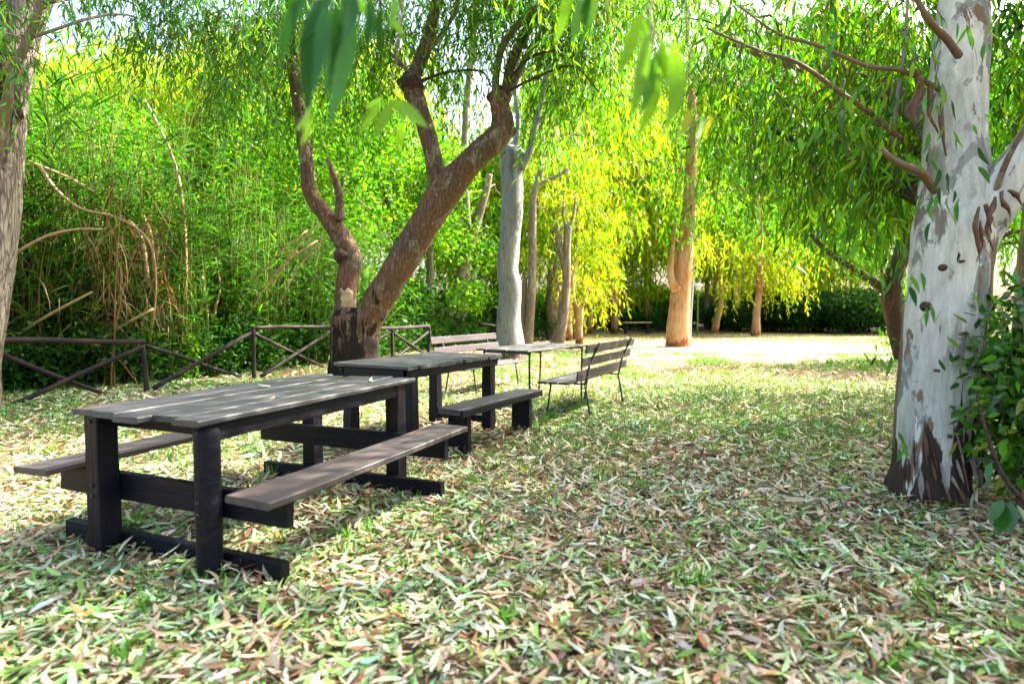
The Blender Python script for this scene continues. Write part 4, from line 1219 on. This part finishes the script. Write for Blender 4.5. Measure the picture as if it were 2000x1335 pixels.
slim('reddish brown tree with a long limb reaching over the lawn behind the white trunk', (1750, 705),
     [[(1765, 700, 0, 34), (1750, 640, 0, 32), (1742, 590, 0, 34), (1745, 540, 0, 34), (1760, 500, 0, 30), (1775, 420, 0, 24)],
      [(1740, 575, 0, 20), (1705, 550, -.1, 16), (1660, 520, -.2, 13), (1615, 490, -.3, 11), (1570, 440, -.4, 9), (1540, 400, -.4, 7)],
      [(1690, 545, -.1, 10), (1650, 515, 0, 8), (1635, 495, 0, 6)]], M['bark_dark'], name='leaning_tree',
     cl=[(1620, 440, -.3, .6, 1), (1680, 460, 0, .6, 1), (1560, 410, -.4, .6, 1), (1720, 400, 0, .7, 1), (1650, 360, 0, .7, 1), (1780, 330, 0, .8, 1), (1740, 640, .2, .35, .5), (1770, 560, .3, .4, .5), (1590, 330, -.2, .7, 1)], cols=GREEN + FRESH[:2], leaf=(.12, .2, .18, .26), ln=(.4, 1.0), step=.08)

# --- dark curved limb tree far right behind the white trunk
slim('thin dark tree arching away behind the white trunk and glossy shrub', (1925, 720), [[(1925, 700, 0, 16), (1918, 600, 0, 16), (1915, 540, 0, 15), (1930, 490, 0, 13), (1960, 460, 0, 11), (2010, 450, 0, 9), (2080, 470, 0, 6)],
                                                                        [(1932, 495, 0, 8), (1965, 475, 0, 6), (2020, 478, .1, 4)]], M['bark_dark'], cl=[(1990, 500, 0, .5, .4), (2040, 420, 0, .7, .5), (1975, 400, 0, .5, .5)], cols=GREEN, leaf=(.08, .14, .25, .35), ln=(.3, .6), step=.07)

# ============================================================ BACKGROUND WOOD
def leafy_tree_template(rng, h, r, low, cols, leaf, n_cl, n_an, ln, step, hanging=True):
    cls = []
    for i in range(n_cl):
        z = low + (h - low) * (rng.random() ** 0.8)
        k = math.sqrt(max(0.08, 1 - ((z - low) / (h - low) * 1.25 - 0.35) ** 2))
        a = rng.uniform(0, 6.28)
        rr = r * k * math.sqrt(rng.uniform(0.1, 1))
        cls.append((rr * math.cos(a), rr * math.sin(a), z, r * 0.3))
    if hanging:
        A = np.concatenate([ball(rng, c[:3], c[3], n_an) for c in cls])
        geo = hang(rng, A, 3, ln, leaf, step, cols)
    else:
        A = np.concatenate([ball(rng, c[:3], c[3] * 1.15, n_an, .8) for c in cls])
        geo = broad(rng, A, leaf, cols)
    return np_mesh('crown', *geo), cls


def wood_tree(name, label, cat_mesh, loc, h, s, rz, bark, group, rs=0.14):
    t = thing(name, label, 'tree', loc, rz, group)
    pts = [(0, 0, -.1), (rnd.uniform(-.1, .1), rnd.uniform(-.1, .1), h * .3), (rnd.uniform(-.3, .3), rnd.uniform(-.2, .2), h * .6), (rnd.uniform(-.4, .4), rnd.uniform(-.3, .3), h * .95)]
    obj('trunk', tubes_mesh('trunk', [dict(pts=pts, rad=[rs * 1.2, rs, rs * .7, rs * .2], sides=10, sub=4, amp=.12)]), bark, t)
    c = obj('crown', cat_mesh, M['foliage'], t)
    c.scale = (s, s, s)
    return t


rng = np.random.default_rng(77)
yel = [leafy_tree_template(rng, 9.0, 2.9, 3.3, YELLOW + FRESH[1:2] + FRESH[3:], (.22, .38, .17, .26), 36, 9, (.8, 1.7), .13)[0] for _ in range(3)]
frs = [leafy_tree_template(rng, 8.5, 2.8, 1.0, FRESH + GREEN + YELLOW[:1], (.14, .26, .35, .5), 40, 190, None, None, False)[0] for _ in range(3)]
grn = [leafy_tree_template(rng, 9.0, 2.9, 3.4, GREEN + DEEP[:1], (.18, .30, .17, .26), 36, 9, (.8, 1.8), .12)[0] for _ in range(2)]
G1, G2, G3 = 'yellow green trees beyond the lawn', 'leafy trees behind the cane thicket', 'trees closing the far side'
for i, (px, d, s) in enumerate([(90, 24, 1.2), (330, 26, 1.25), (500, 24, 1.3), (640, 26, 1.4), (-60, 27, 1.4), (400, 34, 1.8), (180, 33, 1.7), (780, 30, 1.5), (1200, 31, 1.5), (1320, 36, 1.6), (1110, 29, 1.4), (1430, 38, 1.6), (1260, 44, 1.8), (1010, 27, .95), (1150, 31, .95), (1075, 34, 1.1), (1215, 36, .92), (1265, 40, .9), (1390, 37, .95), (1440, 33, .9), (1500, 41, 1.1), (1570, 36, .85), (960, 32, 1.1), (1180, 42, 1.25), (1330, 46, 1.2), (1640, 44, 1.0), (880, 36, 1.2), (1110, 24, .8)]):
    wood_tree('yellow_green_tree', 'sunlit yellow green drooping tree beyond the open lawn' if i > 7 else 'tall yellow green tree towering above the cane thicket', yel[i % 3], (*P(px, 640, d)[:2], 0), 8 * s, s, rnd.uniform(0, 6.28), M['bark_orange'], G1 if i > 7 else 'tall yellow green trees above the canes')
for i, (px, d, s) in enumerate([(-120, 17, 1.0), (190, 17.5, .85), (300, 21, .8), (520, 22, .95), (600, 18, .85), (690, 20, 1.0), (770, 24, 1.0), (840, 21, .8), (0, 24, 1.1), (450, 28, 1.15), (640, 28, 1.2), (250, 27, 1.1), (900, 27, 1.0)]):
    wood_tree('leafy_tree', 'fresh green broad leaved tree rising behind the cane thicket', frs[i % 3], (*P(px, 640, d)[:2], 0), 8 * s, s, rnd.uniform(0, 6.28), M['bark_slim'], G2)
for i, (px, d, s) in enumerate([(1380, 37, 2.0), (1480, 39, 2.1), (1570, 37, 2.0), (1660, 39, 2.1), (1750, 38, 2.0), (1850, 40, 2.0), (1930, 36, 1.9), (2010, 39, 1.8), (1720, 44, 1.0), (1800, 48, 1.1), (1640, 50, 1.2), (1560, 47, 1.1), (2300, 30, .8), (1460, 50, 1.2)]):
    wood_tree('drooping_tree', 'green drooping eucalyptus standing well behind the far hedge', grn[i % 2], (*P(px, 640, d)[:2], 0), 8.5 * s, s, rnd.uniform(0, 6.28), M['bark_slim'], G3)
# trees added on the sun side, mostly out of view, to shade the foreground
for i, (x_, y_, s) in enumerate([(7.6, 9.0, 1.0), (8.4, 5.0, 1.05), (11.0, 8.4, 1.1), (12.0, 4.5, 1.1), (6.2, 3.3, 1.0), (9.6, 6.8, 1.0)  , (12.2, 14.5, .8)]):
    t = wood_tree('shade_tree', 'added green eucalyptus with hanging leaves shading the ground beside the white trunk', grn[i % 2], (x_, y_, 0), 9 * s, s, rnd.uniform(0, 6.28), M['bark_slim'], 'shade trees around the tables', .2)

# far hedge
hb = np.random.default_rng(5)
hp = np.concatenate([ball(hb, (hb.uniform(-.75, .75), hb.uniform(-.5, .5), hb.uniform(.3, 1.7)), .5, 420, .9) for _ in range(16)])
far_me = np_mesh('foliage', *broad(hb, hp, (.12, .22, .4, .6), FRESH + YELLOW[:2]))
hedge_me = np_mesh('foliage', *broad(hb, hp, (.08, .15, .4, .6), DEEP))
for i, px in enumerate([1195, 1230, 1265, 1300] + list(range(1410, 1800, 36))):
    d = 34 + 1.5 * math.sin(i * 2.1) - max(0, px - 1500) * .012
    p = P(px, 640, d)
    h = thing('hedge_bush', 'dark green bush of the clipped hedge closing the far lawn', 'bush', (p.x, p.y, 0), rnd.uniform(0, 6.28), 'far hedge bushes')
    f = obj('foliage', hedge_me, M['foliage'], h)
    s = rnd.uniform(.95, 1.15) * (1.5 if 1540 < px < 1720 else .72 if px < 1320 else .95)
    f.scale = (s, s, s * 1.05)
    obj('stem', tubes_mesh('stem', [dict(pts=[(0, 0, -.05), (0, .05, .5), (.1, 0, 1.2)], rad=[.06, .05, .03], sides=7, sub=2)]), M['bark_dark'], h)

# leafy bushes beyond the hedge
for i, px in enumerate(range(1000, 1900, 50)):
    p = P(px + rnd.uniform(-15, 15), 640, 40 + rnd.uniform(-2, 4))
    h = thing('far_bush', 'light green leafy bush rising behind the far hedge', 'bush', (p.x, p.y, 0), rnd.uniform(0, 6.28), 'bushes behind the far hedge')
    f = obj('foliage', far_me, M['foliage'], h)
    s_ = rnd.uniform(1.5, 2.1)
    f.scale = (s_, s_, s_)

# ============================================================ CANE THICKET
def reed_template(rng, n, h, cols, lean, leaf_n=22, dry=False):
    V, T, C = [], [], []
    parts = []
    for i in range(n):
        b0 = np.array([rng.normal(0, .28), rng.normal(0, .22), 0])
        a = rng.uniform(0, 6.28)
        hh = rng.uniform(h[0], h[1])
        dirv = np.array([math.cos(a), math.sin(a), 0]) * rng.uniform(0, lean)
        ts = np.linspace(0, 1, 7)
        sp = b0 + np.array([0, 0, 1.0]) * (ts[:, None] * hh) + dirv * (ts[:, None] ** 2 * hh)
        # stem: triangular prism
        rr = np.linspace(.013, .005, 7)
        ang = np.arange(3) * 2.094
        ring = sp[:, None] + np.stack([np.cos(ang), np.sin(ang), np.zeros(3)], 1)[None] * rr[:, None, None]
        v = ring.reshape(-1, 3)
        f = []
        for s in range(6):
            for k in range(3):
                k2 = (k + 1) % 3
                f += [(s * 3 + k, s * 3 + k2, s * 3 + 3 + k2), (s * 3 + k, s * 3 + 3 + k2, s * 3 + 3 + k)]
        parts.append((v, np.array(f), np.tile(np.array([[.20, .22, .06]] if not dry else [[.33, .21, .1]]) * rng.uniform(.6, 1.3), (len(f), 1))))
        tl = rng.uniform(.12, 1.0, leaf_n)
        pos = np.stack([np.interp(tl, ts, sp[:, q]) for q in range(3)], 1)
        az = rng.uniform(0, 6.28, leaf_n)
        D = np.stack([np.cos(az), np.sin(az), rng.uniform(.2, 1.3, leaf_n) if not dry else rng.uniform(-1.5, .3, leaf_n)], 1)
        N = np.array([0, 0, 1.0]) + rng.normal(0, .3, (leaf_n, 3))
        L = rng.uniform(.30, .62, leaf_n)
        parts.append(leaves(pos, D, N, L, L * rng.uniform(.055, .085, leaf_n) * (.4 if dry else 1), palette(rng, leaf_n, cols, .25), rng.uniform(-.75, -.1, leaf_n), 0, 3))
    return np_mesh('blades', *join(parts))


rng = np.random.default_rng(31)
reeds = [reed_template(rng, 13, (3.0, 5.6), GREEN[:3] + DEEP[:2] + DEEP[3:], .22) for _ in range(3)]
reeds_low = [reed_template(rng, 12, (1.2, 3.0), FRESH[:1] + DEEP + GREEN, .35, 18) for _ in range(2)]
dryr = [reed_template(rng, 9, (1.4, 3.2), TAN, .5, 16, True) for _ in range(2)]


def fence_line(px):
    """ground just behind the fence along the thicket's edge, by bearing"""
    pts = [(-400, 7.6), (0, 9.2), (283, 10.4), (496, 12.4), (660, 14.6), (765, 17.0), (900, 20.5), (1000, 24.0)]
    return float(np.interp(px, [p[0] for p in pts], [p[1] for p in pts]))


for i in range(64):
    px = rnd.uniform(-260, 720)
    d = fence_line(px) + 0.35 + abs(rnd.gauss(0, 1.6))
    p = P(px, 640, d)
    o = obj('cane_clump', reeds[i % 3], M['reed'], None, (p.x, p.y, -.02), (rnd.gauss(0, .06), rnd.gauss(0, .06), rnd.uniform(0, 6.28)))
    s = rnd.uniform(.8, 1.15) * (1.0 if px < 480 else .72)
    o.scale = (s, s, s)
    tag(o, 'tall green cane clump growing behind the log fence', 'cane', 'tall canes behind the fence')
for i in range(44):
    px = rnd.uniform(-200, 980)
    d = fence_line(px) + 0.2 + abs(rnd.gauss(0, .8))
    p = P(px, 640, d)
    o = obj('young_cane_clump', reeds_low[i % 2], M['reed'], None, (p.x, p.y, -.02), (0, 0, rnd.uniform(0, 6.28)))
    s = rnd.uniform(.7, 1.1)
    o.scale = (s, s, s)
    tag(o, 'short young cane clump at the foot of the thicket by the fence', 'cane', 'young canes along the fence')
for i, (px, dd, s, ry) in enumerate([(120, .3, 1.0, .3), (185, .3, 1.1, -.2), (235, .25, 1.2, .15), (265, .35, 1.2, -.3), (300, .3, 1.0, .1), (90, .4, .9, -.3), (430, .4, .8, .3), (340, .5, .9, .2), (210, .7, 1.2, .0)]):
    p = P(px, 640, fence_line(px) + dd)
    o = obj('dry_cane_clump', dryr[i % 2], M['reed'], None, (p.x, p.y, -.02), (rnd.gauss(0, .1), ry, rnd.uniform(0, 6.28)))
    o.scale = (s, s, s)
    tag(o, 'tangled clump of dry tan canes hanging among the green ones', 'cane', 'dry cane clumps in the thicket')
# single dry canes
CANES = [([(362, 690), (364, 560), (360, 430), (345, 330), (312, 250), (283, 195)], .15, 7, 'tall bare tan cane standing upright above the fence'),
         ([(20, 500), (90, 462), (150, 448), (200, 448)], .1, 7, 'tan cane bowed low across the thicket beside the pale leaning trunk'),
         ([(78, 325), (110, 370), (160, 408), (230, 425), (290, 470), (305, 560), (290, 690)], .2, 6, 'long drooping tan cane arching over the dry tangle'),
         ([(20, 662), (90, 618), (180, 570)], .0, 7, 'pale straight cane leaning just above the log rail'),
         ([(190, 668), (250, 630), (300, 603)], .0, 8, 'pale cane slanting up from the fence post'),
         ([(55, 315), (130, 345), (185, 375)], .4, 6, 'thin tan cane sloping high in the thicket'),
         ([(470, 640), (540, 530), (620, 470)], .6, 6, 'pale cane leaning towards the twin stemmed tree'),
         ([(500, 640), (530, 560), (590, 470), (640, 420)], .8, 5, None), ([(450, 640), (490, 560), (540, 500), (600, 450)], .7, 5, None), ([(520, 650), (560, 560), (600, 500), (660, 440)], .9, 5, None),
         ([(330, 690), (325, 600), (330, 520)], .3, 8, None), ([(182, 690), (186, 600), (184, 540)], .3, 8, None), ([(232, 660), (236, 560), (228, 480), (210, 430)], .4, 6, None), ([(270, 680), (285, 590), (300, 540), (310, 480)], .4, 9, None),
         ([(400, 690), (405, 620), (395, 540)], .5, 7, None), ([(425, 680), (420, 610), (430, 560), (420, 500)], .5, 6, None), ([(215, 640), (195, 560), (170, 500)], .3, 6, None), ([(120, 660), (150, 560), (190, 480), (230, 440)], .5, 6, None),
         ([(290, 560), (280, 480), (262, 440), (230, 420)], .2, 9, None), ([(300, 540), (297, 470), (280, 420)], .25, 8, None)]
for pts, dd, w, lab in CANES:
    d = fence_line(pts[0][0]) + dd + .1
    pp = [P(a, b_, d + .12 * k) for k, (a, b_) in enumerate(pts)]
    r = w * .5 * d / F_PX
    me = tubes_mesh('dry_cane', [dict(pts=pp, rad=[r * (1 - .5 * k / len(pp)) for k in range(len(pp))], sides=7, sub=4, amp=.12, freq=8)], pp[0])
    o = obj('dry_cane', me, M['cane'], None, pp[0])
    if lab:
        tag(o, lab, 'cane', 'single dry canes')
    else:
        tag(o, 'broken dry tan cane standing in the thicket behind the fence', 'cane', 'single dry canes')

# undergrowth along the fence and under the trees
ub = np.random.default_rng(9)
und = []
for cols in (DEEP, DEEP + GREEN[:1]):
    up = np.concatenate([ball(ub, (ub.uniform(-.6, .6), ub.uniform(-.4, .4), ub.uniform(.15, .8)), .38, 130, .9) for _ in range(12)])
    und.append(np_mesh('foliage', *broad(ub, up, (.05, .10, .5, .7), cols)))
for i in range(46):
    px = -220 + i * 29 + rnd.uniform(-12, 12)
    d = fence_line(px) + rnd.uniform(.25, 1.0)
    p = P(px, 640, d)
    o = obj('undergrowth_bush', und[i % 2], M['foliage'], None, (p.x, p.y, -.03), (0, 0, rnd.uniform(0, 6.28)))
    s = rnd.uniform(.8, 1.2)
    o.scale = (s * 1.2, s * 1.2, s)
    tag(o, 'low dark green bush filling the foot of the thicket', 'bush', 'undergrowth bushes behind the fence')
for i in range(34):
    px = -200 + i * 36 + rnd.uniform(-12, 12)
    d = fence_line(px) + rnd.uniform(2.0, 4.0)
    p = P(px, 640, d)
    o = obj('thicket_bush', und[(i + 1) % 2], M['foliage'], None, (p.x, p.y, -.03), (0, 0, rnd.uniform(0, 6.28)))
    s = rnd.uniform(1.8, 2.6)
    o.scale = (s * 1.1, s * 1.1, s)
    tag(o, 'big leafy bush deep inside the thicket', 'bush', 'thicket bushes')
# small leafy climber on the fence
sb = np.random.default_rng(3)
p = P(375, 740, 10.9)
cp_ = np.concatenate([ball(sb, (0, 0, z), .16, 40, 1.3) for z in (.15, .35, .5, .7)])
o = thing('climbing_plant', 'bright green broad leaved climber on the fence brace', 'plant', (p.x, p.y, 0))
tag(obj('foliage', np_mesh('foliage', *broad(sb, cp_, (.06, .10, .6, .8), FRESH)), M['foliage'], o), kind='stuff')
rod('stem', o, [(0, 0, -.03), (.03, 0, .35), (-.02, .02, .8)], .007, M['twig'])

# ============================================================ GLOSSY SHRUB AT THE RIGHT
bs_ = Vector((3.38, 3.85, 0))
t = thing('glossy_shrub', 'dense glossy green shrub with long oval leaves beside the white trunk', 'shrub', bs_)
sr = np.random.default_rng(44)
for k in range(9):
    a = rnd.uniform(0, 6.28)
    tip = Vector((.5 * math.cos(a), .45 * math.sin(a), rnd.uniform(.6, 1.3)))
    obj('stem', tubes_mesh('stem', [dict(pts=[(.12 * math.cos(a), .12 * math.sin(a), -.05), tip * .5 + Vector((0, 0, .05)), tip], rad=[.022, .016, .006], sides=8, sub=4, amp=.1)]), M['twig'], t)
obj('stem', tubes_mesh('stem', [dict(pts=[P(2010, 990, 3.3) - bs_, P(1960, 930, 3.3) - bs_, P(1925, 840, 3.4) - bs_, P(1905, 760, 3.5) - bs_], rad=[.014, .013, .010, .004], sides=8, sub=4, amp=.15, freq=6)]), M['bark_dark'], t)
pp = ball(sr, (0, 0, .78), 1, 5200, 1.0)
pp = (pp - np.array([0, 0, .78])) * np.array([.62, .6, .72]) + np.array([0, 0, .78])
pp = pp[pp[:, 2] > .1]
V, T, C = broad(sr, pp, (.06, .10, .34, .46), DEEP + GREEN + FRESH[:2], 2, .3)
f = obj('foliage', np_mesh('foliage', V, T, C), leaf_mat('glossy_foliage', .35, .6, .25), t)
f['kind'] = 'stuff'
sh_mats = [leaf_solid('shrub_leaf_%s' % n_, c, .35, .6, .22) for n_, c in (('deep', (.03, .11, .015)), ('green', (.06, .20, .018)), ('bright', (.12, .30, .02)), ('olive', (.20, .22, .02)))]
sh_mesh = []
for mm in sh_mats:
    for j in range(2):
        me = hero_leaf('leaf', rnd.uniform(.10, .13), rnd.uniform(.038, .048), rnd.uniform(-.25, .05), 0, .25, j, .01, 7, 1.15)
        me.materials.append(mm)
        sh_mesh.append(me)
for i in range(190):
    a = rnd.uniform(math.pi * .55, math.pi * 1.95)
    ph = math.asin(rnd.uniform(-.8, 1))
    dv = Vector((math.cos(a) * math.cos(ph), math.sin(a) * math.cos(ph), math.sin(ph)))
    loc = Vector((dv.x * .64, dv.y * .62, .80 + dv.z * .68))
    q = (dv + Vector((rnd.gauss(0, .4), rnd.gauss(0, .4), rnd.gauss(-.15, .4)))).to_track_quat('Y', 'Z')
    ob = obj('leaf', sh_mesh[rnd.choice((0, 0, 1, 2, 2, 3, 4, 5, 6))] if loc.z < 1.2 else sh_mesh[rnd.choice((2, 3, 4, 5, 4))], None, t, loc)
    ob.rotation_mode = 'QUATERNION'
    ob.rotation_quaternion = q
for (px, py, tx, ty) in [(1965, 985, 1950, 1045), (1975, 980, 1972, 1040), (1985, 985, 2010, 1030), (1958, 975, 1935, 1020)]:
    a, bq = P(px, py, 3.2), P(tx, ty, 3.15)
    ob = obj('leaf', sh_mesh[1], None, t, a - bs_)
    ob.rotation_mode = 'QUATERNION'
    ob.rotation_quaternion = (bq - a).to_track_quat('Y', 'Z')
    k = (bq - a).length / .115
    ob.scale = (k, k, k)

# ============================================================ BRANCHES HANGING CLOSE OVERHEAD
def hanging_branch(label, d, leaves_, twigs):
    b = P(*twigs[0][0], d)
    t = thing('hanging_branch', label, 'branch', b)
    for tg in twigs:
        pts = [P(a, b_, d + .01 * k) - b for k, (a, b_) in enumerate(tg)]
        obj('twig', tubes_mesh('twig', [dict(pts=pts, rad=[.0035 - .0006 * k for k in range(len(pts))], sides=6, sub=4)]), M['twig'], t)
    for i, (ax, ay, tx, ty, w, kd) in enumerate(leaves_):
        dd = d + rnd.uniform(-.06, .06)
        a, tp = P(ax, ay, dd), P(tx, ty, dd + rnd.uniform(-.05, .05))
        L = (tp - a).length
        wide = .82 * (w * d / F_PX) / (L * .195)
        ob = put_leaf(t, a, tp, kd, max(.5, min(1.6, wide)), rnd.uniform(-.5, .5), i)
    return t


hanging_branch('dark cluster of long drooping leaves hanging overhead before the twin stemmed tree', 1.15,
               [(600, -10, 543, 130, 34, 3), (585, -10, 552, 75, 28, 3), (612, 5, 588, 190, 40, 3), (625, -5, 605, 232, 42, 3), (632, 15, 622, 200, 44, 3), (655, 0, 645, 182, 36, 3), (690, 30, 637, 192, 34, 2), (697, 45, 642, 248, 38, 2),
                (720, -5, 712, 112, 26, 3), (745, 10, 750, 122, 22, 3), (700, -10, 736, 62, 26, 0), (670, -10, 676, 110, 34, 3), (642, 20, 658, 140, 30, 2), (566, -20, 575, 60, 30, 3), (610, 205, 577, 256, 24, 1), (608, 232, 595, 287, 22, 1),
                (648, -20, 600, 90, 38, 3), (684, -20, 668, 90, 36, 3), (770, -10, 760, 66, 24, 0), (765, 40, 790, 72, 18, 1)],
               [[(640, -260), (630, -120), (620, -10), (612, 110), (606, 235)], [(700, -230), (702, -100), (700, -10), (696, 50)], [(600, -250), (592, -120), (588, -10)], [(745, -200), (742, -80), (745, 10)]])
hanging_branch('small bright sprig of leaves dangling in front of the forked limb', 1.3,
               [(775, 195, 836, 262, 34, 1), (765, 200, 724, 278, 28, 1), (748, 190, 714, 206, 22, 1), (742, 200, 708, 262, 24, 1), (780, 240, 775, 302, 18, 1), (760, 195, 790, 240, 20, 1)],
               [[(800, -240), (790, -100), (780, 60), (768, 150), (758, 195)]])
hanging_branch('bright green spray of long narrow leaves hanging over the path to the lawn', 1.25,
               [(1255, 25, 1207, 152, 32, 1), (1262, 60, 1231, 238, 34, 1), (1288, 130, 1236, 278, 28, 1), (1276, 110, 1248, 232, 28, 0), (1302, 68, 1327, 190, 36, 1), (1312, 85, 1298, 258, 40, 1), (1290, 75, 1312, 205, 32, 1), (1268, 30, 1256, 110, 30, 0),
                (1347, 212, 1321, 282, 18, 4), (1374, 228, 1351, 284, 11, 1), (1392, 225, 1375, 275, 12, 4), (1280, 95, 1262, 180, 28, 1)],
               [[(1250, -260), (1258, -120), (1265, 0), (1285, 80), (1315, 100)], [(1320, -220), (1335, -60), (1345, 90), (1348, 212)], [(1265, 10), (1272, 60), (1282, 125)]])
hanging_branch('short pale green leaf tips hanging above the stout blue grey trunk', 1.4,
               [(1115, -10, 1085, 92, 24, 1), (1140, -10, 1121, 82, 28, 0), (1172, -5, 1124, 118, 15, 2), (1152, -10, 1148, 62, 24, 3), (1104, -8, 1090, 62, 20, 1), (1165, -15, 1160, 50, 18, 0)],
               [[(1130, -240), (1132, -120), (1130, -10)], [(1165, -220), (1168, -100), (1170, -8)]])
